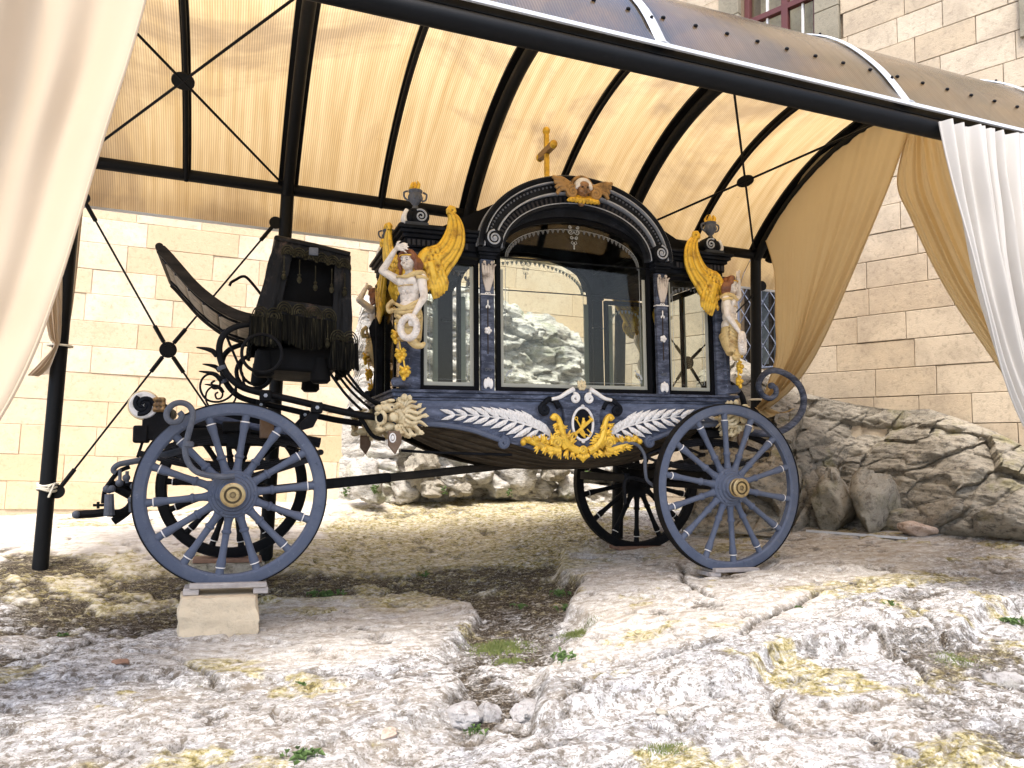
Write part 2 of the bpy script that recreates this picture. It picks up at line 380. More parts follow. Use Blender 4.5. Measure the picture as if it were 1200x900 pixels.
    def remesh(s, name, mat, parent=None, voxel=.006, smooth_it=3, loc=None):
        me = bpy.data.meshes.new(name); me.from_pydata(s.v, [], s.f)
        t = bpy.data.objects.new(name+'_t', me); COL.objects.link(t)
        md = t.modifiers.new('r', 'REMESH'); md.mode = 'VOXEL'; md.voxel_size = voxel; md.use_smooth_shade = True
        if smooth_it:
            sm = t.modifiers.new('s', 'SMOOTH'); sm.iterations = smooth_it; sm.factor = .5
        dg = bpy.context.evaluated_depsgraph_get(); dg.update()
        m2 = bpy.data.meshes.new_from_object(t.evaluated_get(dg)); m2.name = name
        bpy.data.objects.remove(t); bpy.data.meshes.remove(me)
        m2.materials.clear(); m2.materials.append(mat)
        o = bpy.data.objects.new(name, m2); COL.objects.link(o)
        if parent is not None: o.parent = parent
        if loc is not None: o.location = loc
        return o
def inst(name, me, parent=None, loc=(0, 0, 0), rot=(0, 0, 0), sc=(1, 1, 1)):
    o = bpy.data.objects.new(name, me); COL.objects.link(o)
    if parent is not None: o.parent = parent
    o.location = loc; o.rotation_euler = rot; o.scale = sc; return o
def tag(o, label=None, cat=None, group=None, kind=None):
    if label: o['label'] = label
    if cat: o['category'] = cat
    if group: o['group'] = group
    if kind: o['kind'] = kind
    return o
def empty(name, loc=(0, 0, 0), label=None, cat=None, group=None, rot=(0, 0, 0), parent=None):
    o = bpy.data.objects.new(name, None); COL.objects.link(o); o.location = loc; o.rotation_euler = rot; o.empty_display_size = .1
    if parent is not None: o.parent = parent
    return tag(o, label, cat, group)
def copy_tree(o, parent=None):
    c = o.copy(); COL.objects.link(c)
    if parent is not None: c.parent = parent
    for ch in list(o.children): copy_tree(ch, c)
    return c
def smoothpts(pts, k=6):                                     # Catmull-Rom through points
    P = [Vector(p) for p in pts]; out = []
    for i in range(len(P)-1):
        p0 = P[max(i-1, 0)]; p1 = P[i]; p2 = P[i+1]; p3 = P[min(i+2, len(P)-1)]
        for j in range(k):
            t = j/k
            out.append(.5*((2*p1)+(-p0+p2)*t+(2*p0-5*p1+4*p2-p3)*t*t+(-p0+3*p1-3*p2+p3)*t**3))
    out.append(P[-1]); return out
def spiral(cx, cz, r0, r1, a0, turns, y=0, n=28):            # from radius r0 to r1, angle in radians, xz plane
    out = []
    for i in range(n+1):
        t = i/n; r = r0+(r1-r0)*t**.8; a = a0+turns*2*PI*t
        out.append(Vector((cx+r*math.cos(a), y, cz+r*math.sin(a))))
    return out

# ------------------------------------------------------------------ numpy noise
def _hash(ix, iy, seed):
    h = (ix.astype(np.int64)*374761393+iy.astype(np.int64)*668265263+seed*1442695041) & 0xffffffff
    h = ((h ^ (h >> 13))*1274126177) & 0xffffffff
    return ((h ^ (h >> 16)) & 0xffff)/65535.0
def vnoise(x, y, seed=0):
    ix = np.floor(x); iy = np.floor(y); fx = x-ix; fy = y-iy
    u = fx*fx*fx*(fx*(fx*6-15)+10); v = fy*fy*fy*(fy*(fy*6-15)+10)
    a = _hash(ix, iy, seed); b = _hash(ix+1, iy, seed); c = _hash(ix, iy+1, seed); d = _hash(ix+1, iy+1, seed)
    return (a+(b-a)*u+(c-a)*v+(a-b-c+d)*u*v)*2-1
def fbm(x, y, oct=5, seed=0, gain=.5, lac=2.03):
    s = 0; a = 1; t = 0
    for i in range(oct):
        s = s+a*vnoise(x*lac**i+i*17.3, y*lac**i+i*9.1, seed+i); t += a; a *= gain
    return s/t
def ridged(x, y, oct=4, seed=0):
    s = 0; a = 1; t = 0
    for i in range(oct):
        s = s+a*(1-np.abs(vnoise(x*2.1**i+i*3.3, y*2.1**i+i*5.7, seed+i))*2); t += a; a *= .5
    return s/t
def sstep(a, b, x):
    t = np.clip((x-a)/(b-a), 0, 1); return t*t*(3-2*t)

# ================================================================== GROUND
def on_z(px, py, z):
    d = ray(px, py); return d*(z/d.z)
CP = [(-.03,4.39,-.97),(.49,3.49,-.97),(-.98,4.29,-.96),(1.45,4.86,-.92),(1.56,3.86,-.92),(4.36,3.33,-.74),(2.4,1.87,-.93),(-.66,2.99,-1.0),
      (.95,2.55,-.98),(3.30,4.6,-.735),(2.6,4.3,-.79),(3.4,3.2,-.82),(-1.26,6.34,-.78),(.27,6.34,-.72),(3.32,6.34,-.60),(4.85,6.34,-.60),(3.3,5.95,-.71),
      (.04,5.95,-.86),(6.2,5.6,-.47),(6.0,6.9,-.44),(7.6,3.4,-.60),(2.0,8.6,-.47),(4.2,8.6,-.42),(-1.2,9.2,-.62),(-3.5,8.5,-.75),(-3.5,4.5,-.95),(-2,2,-1.0),
      (.2,1.0,-1.0),(4,1.0,-1.0),(1.6,5.9,-.80),(6.3,1.5,-.9)]
for px, py, z in [(200,690,-.93),(480,690,-.92),(640,705,-.88),(60,700,-.93),(420,640,-.76),(560,640,-.76)]:
    v = on_z(px, py, z); CP.append((v.x, v.y, z))
CPa = np.array(CP)
def _tps(r2): return np.where(r2 > 0, .5*r2*np.log(np.maximum(r2, 1e-12)), 0)
_n = len(CPa); _K = _tps(((CPa[:, None, :2]-CPa[None, :, :2])**2).sum(-1))+np.eye(_n)*.12
_P = np.c_[np.ones(_n), CPa[:, :2]]
_A = np.zeros((_n+3, _n+3)); _A[:_n, :_n] = _K; _A[:_n, _n:] = _P; _A[_n:, :_n] = _P.T
_w = np.linalg.solve(_A, np.r_[CPa[:, 2], 0, 0, 0])
def base_z(x, y):
    x = np.clip(np.asarray(x, float), -4, 8); y = np.clip(np.asarray(y, float), .8, 9.6)
    z = _w[_n]+_w[_n+1]*x+_w[_n+2]*y
    for i in range(_n): z = z+_w[i]*_tps((x-CPa[i, 0])**2+(y-CPa[i, 1])**2)
    return z
def poly_world(pts, z):
    return np.array([[*on_z(px, py, z)[:2]] for px, py in pts])
def sdist(x, y, poly):                                       # positive inside
    d = np.full(x.shape, 1e9); ins = np.zeros(x.shape, bool); n = len(poly)
    for i in range(n):
        ax, ay = poly[i]; bx, by = poly[(i+1) % n]; ex, ey = bx-ax, by-ay
        t = np.clip(((x-ax)*ex+(y-ay)*ey)/(ex*ex+ey*ey+1e-12), 0, 1)
        d = np.minimum(d, (x-ax-t*ex)**2+(y-ay-t*ey)**2)
        c = ((ay > y) != (by > y)) & (x < (bx-ax)*(y-ay)/((by-ay) if by != ay else 1e-9)+ax)
        ins ^= c
    d = np.sqrt(d); return np.where(ins, d, -d)
SLAB_R = poly_world([(655,655),(668,690),(690,712),(632,745),(648,780),(735,770),(860,768),(1000,735),(1120,742),(1200,720),(1330,690),(1330,655),(1040,655),(900,645),(740,650)], -.78)
SLAB_L = poly_world([(-260,800),(0,778),(110,752),(190,735),(250,712),(310,704),(400,706),(480,699),(548,716),(560,742),(505,772),(560,800),(520,832),(430,870),(360,1000),(-400,1000)], -.96)
SLAB_D = poly_world([(400,1000),(430,895),(520,852),(600,842),(655,830),(672,800),(760,778),(900,776),(1010,748),(1200,756),(1500,760),(1500,1000)], -.92)
SOIL = poly_world([(-200,676),(0,668),(140,682),(330,682),(500,678),(640,680),(690,712),(632,745),(650,790),(650,832),(560,842),(500,775),(560,745),(545,715),(480,700),(310,706),(190,735),(0,775),(-300,800)], -.92)
MOSS = poly_world([(-60,664),(160,660),(330,650),(420,625),(540,612),(690,600),(720,650),(650,680),(330,680),(100,682)], -.80)
PALE = poly_world([(-200,600),(100,590),(400,580),(680,580),(690,606),(560,640),(330,652),(150,660),(0,655)], -.70)
BROWN = poly_world([(900,604),(1300,610),(1300,660),(1180,668),(1040,655),(930,640)], -.6)
MOSSR = poly_world([(1040,740),(1210,720),(1300,900),(1100,890),(980,800)], -.85)

SMOOTH1 = poly_world([(655,655),(672,690),(690,712),(640,745),(760,742),(900,722),(1040,700),(1130,660),(900,645),(740,650)], -.78)
SMOOTH2 = poly_world([(310,708),(480,703),(545,718),(500,765),(420,790),(330,790),(200,775),(230,735)], -.96)
CRACKS = [poly_world(l_, -.86) for l_ in ([(655,802),(700,780),(760,771),(840,766),(900,738),(960,722),(1040,716)], [(797,690),(803,708),(838,722)], [(1075,742),(1110,765),(1150,775),(1200,800)],
    [(1000,752),(1060,768),(1090,790)], [(195,745),(240,760),(262,778)], [(370,765),(440,772),(500,770)], [(900,800),(930,830),(1010,838),(1100,870)], [(660,860),(720,850),(760,880)], [(940,640),(1000,652),(1090,650),(1180,668)])]
def ground_fn(x, y):
    wx = fbm(x*1.7, y*1.7, 4, 11)*.14; wy = fbm(x*1.7+9, y*1.7+4, 4, 23)*.14
    z = base_z(x, y)
    sr = sdist(x+wx, y+wy, SLAB_R); sl = sdist(x+wx, y+wy, SLAB_L); sd_ = sdist(x+wx, y+wy, SLAB_D)
    e = .035
    z = z+.085*sstep(-e, e, sr)+.050*sstep(-e*1.3, e*1.3, sl)+.030*sstep(-e*1.5, e*1.5, sd_)-.03
    z = z+.032*fbm(x*1.3, y*1.3, 4, 3)+.018*fbm(x*4.2, y*5.5, 5, 5)
    # bedding ledges running obliquely across the slabs
    q = (x*.45+y*.9)*3.1+fbm(x*1.6, y*1.6, 4, 31)*1.5
    led = np.abs((q % 1.0)-.5)*2
    z = z-.022*sstep(.82, 1.0, led)*sstep(-.1, .35, fbm(x*2.2, y*2.2, 3, 41)+.15)
    smo = np.clip(np.maximum(sstep(-.15, .10, sdist(x+wx, y+wy, SMOOTH1)), sstep(-.15, .10, sdist(x+wx, y+wy, SMOOTH2))), 0, 1); smo = np.maximum(smo, sstep(-.2, .1, sdist(x+wx, y+wy, PALE))*.8)
    r = ridged(x*2.3+wx*4, y*2.3+wy*4, 4, 57)
    crack = sstep(.80, .93, r)*sstep(-.2, .3, fbm(x*1.1, y*1.1, 3, 77))
    z = z-.03*crack
    cd = np.full(x.shape, 1e9)
    for pl_ in CRACKS:
        for (ax_, ay_), (bx_, by_) in zip(pl_, pl_[1:]):
            ex, ey = bx_-ax_, by_-ay_; xx_ = x+wx*.35+.03*fbm(x*8, y*8, 3, 66); yy_ = y+wy*.35
            t = np.clip(((xx_-ax_)*ex+(yy_-ay_)*ey)/(ex*ex+ey*ey), 0, 1); cd = np.minimum(cd, np.hypot(xx_-ax_-t*ex, yy_-ay_-t*ey))
    z = z-.026*np.exp(-(cd/.013)**2)
    z = z+(1-.72*smo)*(.009*fbm(x*16, y*22, 4, 7)+.0045*fbm(x*42, y*52, 3, 8))
    pit = sstep(.30, .55, fbm(x*9, y*14, 4, 91)); z = z-.018*pit
    ns = fbm(x*3, y*3, 5, 13); n2 = fbm(x*14, y*14, 4, 15)
    soil = np.clip(sstep(-.12, .10, sdist(x+wx, y+wy, SOIL)+ns*.22+n2*.10)*(1-sstep(-.02, .05, sr))*(1-sstep(-.02, .04, sl)), 0, 1)
    soil = soil*np.clip(sstep(-.28, .02, ns+n2*.5+.10*(x+.2)), .0, 1)
    soil = np.maximum(soil, np.clip(crack*.9+pit*.6+np.exp(-(cd/.022)**2), 0, 1))
    soil = np.maximum(soil, .8*sstep(.25, .5, -sr*0+fbm(x*2.6, y*3.4, 5, 101)+.45*(sstep(-.05, .3, sdist(x+wx, y+wy, MOSSR)))+n2*.4-.12))
    moss = sstep(-.25, .15, sdist(x+wx, y+wy, MOSS)+ns*.45+n2*.2)*.9
    moss = np.maximum(moss, .8*sstep(.24, .34, fbm(x*2.1, y*2.6, 5, 131)+.35*sstep(-.1, .4, sdist(x, y, MOSSR))+n2*.3))
    pale = np.maximum(sstep(-.3, .2, sdist(x+wx, y+wy, PALE)+ns*.2), smo*.45)
    brown = np.maximum(sstep(-.3, .2, sdist(x+wx, y+wy, BROWN)+ns*.3), sstep(.05, .45, fbm(x*.9, y*1.3, 4, 151)+n2*.25)*.55)
    z = z-.02*soil
    for hx, hy, hz_, rx_, ry_ in ((3.30, 4.66, -.758, .34, .20), (3.30, 5.95, -.722, .34, .18), (.02, 5.97, -.90, .42, .30)):
        w = np.exp(-(np.maximum(np.abs(x-hx)/rx_, np.abs(y-hy)/ry_))**6); z = z*(1-w)+np.minimum(z, hz_+.012*fbm(x*9, y*9, 3, 9))*w
    return z, soil, moss, pale, brown
def gz(x, y):
    return float(ground_fn(np.array([x]), np.array([y]))[0][0])
xs = np.concatenate([[-80,-50,-30,-18,-12,-9,-7], np.arange(-5.2, -2, .05), np.arange(-2, 5.4, .0135), np.arange(5.4, 8.4, .035), [10,13,18,30,50,80]])
ys = np.concatenate([[-80,-50,-30,-15,-8,-4,-2,0,.6,1.0], np.arange(1.2, 6.0, .0125), np.arange(6.0, 9.9, .024), [11,13,18,30,50,80,140]])
GX, GY = np.meshgrid(xs, ys); gzv, soil, moss, pale, brown = ground_fn(GX.ravel(), GY.ravel())
nx_, ny_ = len(xs), len(ys)
me = bpy.data.meshes.new('rock_ground'); me.vertices.add(nx_*ny_)
me.vertices.foreach_set('co', np.c_[GX.ravel(), GY.ravel(), gzv].astype(np.float32).ravel())
ii = (np.arange(ny_-1)[:, None]*nx_+np.arange(nx_-1)[None, :]).ravel()
quads = np.c_[ii, ii+1, ii+nx_+1, ii+nx_].astype(np.int32)
me.loops.add(quads.size); me.loops.foreach_set('vertex_index', quads.ravel())
me.polygons.add(len(quads)); me.polygons.foreach_set('loop_start', np.arange(0, quads.size, 4, dtype=np.int32))
me.polygons.foreach_set('use_smooth', np.ones(len(quads), bool)); me.update()
ca = me.color_attributes.new('mask', 'FLOAT_COLOR', 'POINT'); ca.data.foreach_set('color', np.c_[soil, moss, pale, brown].astype(np.float32).ravel())
def m_ground():
    m, n, l, b = newmat('bare_rock_with_soil_and_moss')
    v = worldvec(n); at_ = n.new('ShaderNodeVertexColor'); at_.layer_name = 'mask'
    sp = n.new('ShaderNodeSeparateColor'); l.new(at_.outputs[0], sp.inputs[0])
    mp = n.new('ShaderNodeMapping'); mp.inputs['Rotation'].default_value = (0, 0, math.radians(-20)); mp.inputs['Scale'].default_value = (1, 2.2, 2); l.new(v, mp.inputs[0])
    f1 = noise_tex(n, l, mp.outputs[0], 1.1, 8, .62, .6); f2 = noise_tex(n, l, mp.outputs[0], 6, 10, .72, .3)
    f3 = noise_tex(n, l, v, 24, 10, .75); f4 = noise_tex(n, l, v, 85, 8, .75); f5 = noise_tex(n, l, v, 3.2, 9, .7, .2)
    f6 = noise_tex(n, l, mp.outputs[0], 13, 10, .8, .5)
    c = ramp(n, l, f1, [(.34, (.26, .255, .25)), (.50, (.40, .388, .375)), (.66, (.50, .48, .46))])
    c = mix(n, l, ramp(n, l, f5, [(.46, g(0)), (.58, g(.85))]), c, (.31, .312, .325))
    c = mix(n, l, ramp(n, l, f2, [(.38, g(.9)), (.50, g(0))]), c, (.20, .17, .14))
    c = mix(n, l, ramp(n, l, f6, [(.51, g(0)), (.56, g(.85))]), c, (.62, .615, .61))
    c = mix(n, l, ramp(n, l, f3, [(.42, g(.9)), (.465, g(0))]), c, (.12, .10, .08))
    c = mix(n, l, ramp(n, l, f3, [(.555, g(0)), (.59, g(.85))]), c, (.72, .715, .71))
    c = mix(n, l, ramp(n, l, f4, [(.42, g(.8)), (.46, g(0))]), c, (.11, .09, .07))
    # brown weathering
    bf = n.new('ShaderNodeMath'); bf.operation = 'MULTIPLY'; l.new(at_.outputs['Alpha'], bf.inputs[0]); l.new(ramp(n, l, f2, [(.35, g(.75)), (.65, g(.15))]), bf.inputs[1])
    c = mix(n, l, bf.outputs[0], c, (.26, .215, .16))
    # pale smooth rock at the back, lightened further to pass for sun on it
    pf = n.new('ShaderNodeMath'); pf.operation = 'MULTIPLY'; pf.inputs[1].default_value = .9; l.new(sp.outputs[2], pf.inputs[0])
    c = mix(n, l, pf.outputs[0], c, mix(n, l, ramp(n, l, f2, [(.40, g(0)), (.55, g(1))]), (.46, .40, .33), (.66, .61, .54)))
    # moss, its colours lightened to pass for sun behind the carriage
    mf = n.new('ShaderNodeMath'); mf.operation = 'MULTIPLY'; l.new(sp.outputs[1], mf.inputs[0]); l.new(ramp(n, l, f6, [(.45, g(.25)), (.51, g(1))]), mf.inputs[1])
    mc = ramp(n, l, f3, [(.38, (.06, .05, .014)), (.47, (.27, .215, .045)), (.58, (.50, .42, .14))])
    mg = n.new('ShaderNodeMath'); mg.operation = 'MULTIPLY'; l.new(mf.outputs[0], mg.inputs[0]); l.new(ramp(n, l, f3, [(.48, g(1)), (.56, g(.45))]), mg.inputs[1])
    c = mix(n, l, mg.outputs[0], c, mc)
    # soil
    sf = n.new('ShaderNodeMath'); sf.operation = 'MULTIPLY'; l.new(sp.outputs[0], sf.inputs[0]); l.new(ramp(n, l, f6, [(.50, g(1)), (.60, g(.25))]), sf.inputs[1])
    sc = ramp(n, l, f4, [(.40, (.018, .014, .010)), (.52, (.055, .042, .030)), (.62, (.20, .17, .13))])
    c = mix(n, l, sf.outputs[0], c, sc)
    l.new(c, b.inputs['Base Color']); b.inputs['Roughness'].default_value = .93; b.inputs['Specular IOR Level'].default_value = .15
    a1 = n.new('ShaderNodeMath'); a1.operation = 'MULTIPLY_ADD'; l.new(f3, a1.inputs[0]); a1.inputs[1].default_value = .5; l.new(f2, a1.inputs[2])
    a2 = n.new('ShaderNodeMath'); a2.operation = 'MULTIPLY_ADD'; l.new(f4, a2.inputs[0]); a2.inputs[1].default_value = .2; l.new(a1.outputs[0], a2.inputs[2])
    bump(n, l, b, a2.outputs[0], .7, .035); return m
me.materials.append(m_ground())
ground = bpy.data.objects.new('ground', me); COL.objects.link(ground); tag(ground, kind='structure')

# ================================================================== WALLS
LW_Y = 9.3
RC = Vector((4.67, LW_Y, 0)); RD = Vector((.409, -.9126, 0)).normalized(); RN = Vector((-.9126, -.409, 0)).normalized()
def RW(px, py, off=0.0):                                     # point on the right wall plane -> (s along, z)
    d = ray(px, py); k = (RC+RN*off).dot(RN)/d.dot(RN); p = d*k; return (p-RC).dot(RD), p.z
def stone_mesh(w, h, d, j, tilt, ch=.0045):
    x0, x1, z0, z1 = j, w-j, j, h-j; m = MB(); t = [random.uniform(-tilt, tilt) for _ in range(4)]
    r = lambda: random.uniform(-.35, .35)*j
    o = [(x0+r(), 0, z0+r()), (x1+r(), 0, z0+r()), (x1+r(), 0, z1+r()), (x0+r(), 0, z1+r())]
    a = [(p[0], -d+ch+t[i], p[2]) for i, p in enumerate(o)]
    cx = ((1, 1), (-1, 1), (-1, -1), (1, -1))
    b = [(p[0]+c[0]*ch, -d+t[i], p[2]+c[1]*ch) for i, (p, c) in enumerate(zip(o, cx))]
    m.add(o+a+b, [(i, (i+1) % 4, (i+1) % 4+4, i+4) for i in range(4)]+[(i+4, (i+1) % 4+4, (i+1) % 4+8, i+8) for i in range(4)]+[(8, 9, 10, 11)])
    return m
def ashlar(parent, origin, dx, length, z0, courses, wr, joint, tilt, mat, holes=(), depth=.03, mode='cut'):
    ang = math.atan2(dx.y, dx.x); z = z0; cnt = 0
    for ci, h in enumerate(courses):
        s = -random.uniform(0, wr[1]) if ci % 2 else -random.uniform(0, wr[0])*.5
        while s < length:
            w = random.uniform(*wr); e = s+w; a, b_ = max(s, 0), min(e, length); s = e
            segs = [(a, b_)]
            for (hx0, hx1, hz0, hz1) in holes:
                if z+h*.5 > hz0 and z+h*.5 < hz1:
                    ns_ = []
                    for (p, q) in segs:
                        if q <= hx0 or p >= hx1: ns_.append((p, q))
                        else:
                            if hx0-p > .02: ns_.append((p, hx0))
                            if q-hx1 > .02: ns_.append((hx1, q))
                    segs = ns_
            for p, q in segs:
                if q-p < .05: continue
                o = stone_mesh(q-p, h, depth+random.uniform(-.004, .004), joint, tilt).build('stone', mat, parent, smooth=False)
                pos = origin+dx*p; o.location = (pos.x, pos.y, z); o.rotation_euler = (0, 0, ang); cnt += 1
        z += h
    return cnt
# left wall, parallel to the carriage; its face looks at the camera
lw = MB().box(-5.0, 5.6, LW_Y+.02, LW_Y+.6, -1.2, 5.6).build('stone_wall', M_MORTAR_L, smooth=False)
tag(lw, 'pale sunlit limestone block wall behind the driver seat end of the carriage', 'wall')
courses = []; z = -.62
while z < 4.4:
    h = random.uniform(.27, .335); courses.append(h); z += h
ashlar(lw, Vector((-3.2, LW_Y+.02, 0)), Vector((1, 0, 0)), 8.0, -.62, courses, (.42, 1.0), .0016, .0035, M_ASH_L, depth=.012)
# right wall, turned towards the camera
WL = RW(868, 330)[0]; WR_ = RW(930, 330)[0]; WB = RW(890, 432)[1]; WT = WB+1.75
UL = RW(868, 20)[0]; UR = RW(956, 20)[0]; UB = RW(940, 42)[1]; UT = UB+2.2
UB -= .15
rw = empty('house_wall', (0, 0, 0), 'tan ashlar house wall rising behind the right end of the canopy roof', 'wall')
RL = 12.0
def rbox(s0, s1, d0, d1, z0, z1, name, mat, parent, bevel=0):
    ang = math.atan2(RD.y, RD.x); o = MB().box(s0, s1, -d1, -d0, z0, z1).build(name, mat, parent, smooth=False, bevel=bevel)
    o.location = RC; o.rotation_euler = (0, 0, ang); return o
# the wall core is built round the two window openings
def core(s0, s1, z0, z1): rbox(s0, s1, -.5, -.02, z0, z1, 'wall_core', M_MORTAR, rw)
core(-1.5, WL, -1.2, 9); core(WL, WR_, -1.2, WB); core(WL, WR_, WT, UB); core(WR_, UR, -1.2, UB)
if UL > WL: core(WL, UL, UB, 9)
core(UR, RL, -1.2, 9); core(UL, UR, UT, 9)
cz = RW(1064, 464)[1]; ch = .283
zc = cz
while zc > -1.0: zc -= ch
ncs = int((8.6-zc)/ch)
ashlar(rw, RC+RN*-.0, RD, RL*.72, zc, [ch]*ncs, (.42, .86), .0030, .0015, M_ASH_R, holes=[(WL, WR_, WB, WT), (UL-.28, UR+.28, UB-.1, UT+.3)], depth=.02)
# jambs of the upper window
for (a, b_, nm) in ((UL-.28, UL, 0), (UR, UR+.28, 1)):
    zz = UB-.1
    while zz < UT+.2:
        hh = .42; rbox(a+.004, b_-.004, -.02, .055, zz+.004, zz+hh-.004, 'jamb_stone', M_ASH_DARK, rw, .006); zz += hh
rbox(RW(1196, 20)[0], RW(1196, 20)[0]+.35, -.02, .06, RW(1196, 47)[1], 8.0, 'jamb_stone', M_ASH_DARK, rw, .006)
# upper window with dark red frame
uw = empty('house_window', (0, 0, 0), 'dark red framed window high on the house wall above the canopy roof', 'window')
fw = .07; mid = (UL+UR)/2+.05
for a, b_, c_, d_ in ((UL, UL+fw, UB, UT), (UR-fw, UR, UB, UT), (mid-fw*.6, mid+fw*.6, UB, UT), (UL, UR, UB, UB+fw), (UL, UR, UB+.62, UB+.69), (UL, UR, UT-fw, UT)):
    rbox(a+.002, b_-.002, -.16, -.09+random.uniform(0, .012), c_, d_, 'window_frame', M_DARKRED, uw, .004)
for a in (UL+(mid-UL)*.55, mid+(UR-mid)*.5):
    rbox(a-.012, a+.012, -.15, -.115, UB+.06, UT-.06, 'glazing_bar', M_WHITE, uw)
rbox(UL+.03, UR-.03, -.145, -.14, UB+.03, UT-.03, 'pane', M_GLASS, uw)
rbox(UL-.1, UR+.1, -.52, -.5, UB-.1, UT+.1, 'room_blind', M_ASH_R, uw)
# lower window with diagonal iron lattice
wg = empty('lattice_window', (0, 0, 0), 'small window behind a diagonal blue grey iron lattice, left of the right rear canopy post', 'window')
rbox(WL+.002, WR_-.002, -.14, -.13, WB, WT, 'pane', M_GLASS, wg)
rbox(WL-.05, WR_+.05, -.52, -.5, WB-.1, WT+.1, 'room_wall', M_GREYIRON, wg)
for a, b_ in ((WL, WL+.05), (WR_-.05, WR_), ((WL+WR_)/2-.02, (WL+WR_)/2+.02)):
    rbox(a+.001, b_-.001, -.13, -.08, WB, WT, 'window_frame', M_WOODDK, wg)
rbox(WL+.05, WR_-.05, -.125, -.085, WB+.002, WB+.06, 'window_frame', M_WOODDK, wg)
lat = MB(); W_, H_ = WR_-WL, WT-WB; st = .155
def wallpt(s, z, off): return RC+RD*s+RN*off+Vector((0, 0, z))
lats = empty('lattice', (0, 0, 0), parent=wg)
for k in range(-14, 16):
    for sg in (1, -1):
        pts = []
        for t in np.linspace(0, 1, 41):
            zz = WB+t*H_; ss = WL+k*st+sg*(zz-WB)*.62
            if WL <= ss <= WR_: pts.append((ss, zz))
        if len(pts) > 1:
            MB().tube([wallpt(*pts[0], .05+.006*sg), wallpt(*pts[-1], .05+.006*sg)], .006, 6).build('lattice_bar', M_LATTICE, lats)
for a, b_ in (((WL, WB), (WR_, WB)), ((WL, WT), (WR_, WT)), ((WL, WB), (WL, WT)), ((WR_, WB), (WR_, WT)), ((WL+.28, WB), (WL+.28, WT))):
    MB().tube([wallpt(*a, .05), wallpt(*b_, .05)], .013, 8).build('lattice_frame', M_LATTICE, lats)

# ================================================================== ROCK OUTCROPS
def nz(v, s, o=4):
    return mnoise.fractal(Vector(v)*s, 1.0, 2.0, o)
def blocky(p, s, an=(1, 1, 1)):
    q = Vector((p[0]*an[0], p[1]*an[1], p[2]*an[2]))*s; q += Vector((nz(q, 1.1, 3), nz(q+Vector((5, 1, 2)), 1.1, 3), nz(q+Vector((1, 7, 3)), 1.1, 3)))*.14
    d, pts = mnoise.voronoi(q); c = mnoise.cell(pts[0]*3.7+Vector((.3, .1, .7)))
    return (c-.5), min(1, (d[1]-d[0])*4.5)
def interp(tbl, t):
    n = len(tbl)-1; i = min(int(t*n), n-1); f = t*n-i
    return tbl[i].lerp(tbl[i+1], f)
# pale rock face behind the carriage
xl = [at(395, 520, 9.0).x, at(860, 500, 9.0).x+.5]
TOPZ = [(at(400, 470, 9).x, at(400, 440, 9).z), (at(432, 300, 9).x, 2.2), (at(470, 250, 9).x, 2.5), (at(560, 300, 9).x, 2.4), (at(640, 345, 9).x, 2.15), (at(690, 390, 9).x, 1.9), (at(725, 440, 9).x, .75), (at(800, 440, 9).x, .35), (6.2, .15)]
def topz(x):
    if x <= TOPZ[0][0]: return TOPZ[0][1]
    for (a, b_), (c_, d_) in zip(TOPZ, TOPZ[1:]):
        if x <= c_: return b_+(d_-b_)*(x-a)/(c_-a)
    return TOPZ[-1][1]
def face(u, v):
    x = xl[0]+(xl[1]-xl[0])*u; zt = topz(x)+.12*nz((x, 0, 3), 2.5); z = -.7+(zt+.7)*v
    d = nz((x, z*2.2+x*.5, 1.3), 1.1, 5)*.16+nz((x, z*3.5+x*.6, 7.3), 4.5, 5)*.05
    c1, e1 = blocky((x, 0, z), 1.6, (1, 1, 2.0)); c2, e2 = blocky((x+4, 0, z), 4.2, (1, 1, 1.8)); led = c1*.16-(1-e1)*.05+c2*.05-(1-e2)*.018
    env = min(1, u*9)*min(1, (1-u)*9)*min(1, (1-v)*6+.0)
    dep = (.42+.22*(1-v)+d+led)*env-.10*(1-env)
    return (x+.10*nz((x, z, 9), 2.0)*env, LW_Y-dep, z)
o = MB().grid(face, 300, 190).build('cliff', M_ROCKB, angle=80)
tag(o, 'pale layered bedrock face behind the hearse seen under it and through its windows', 'rock')
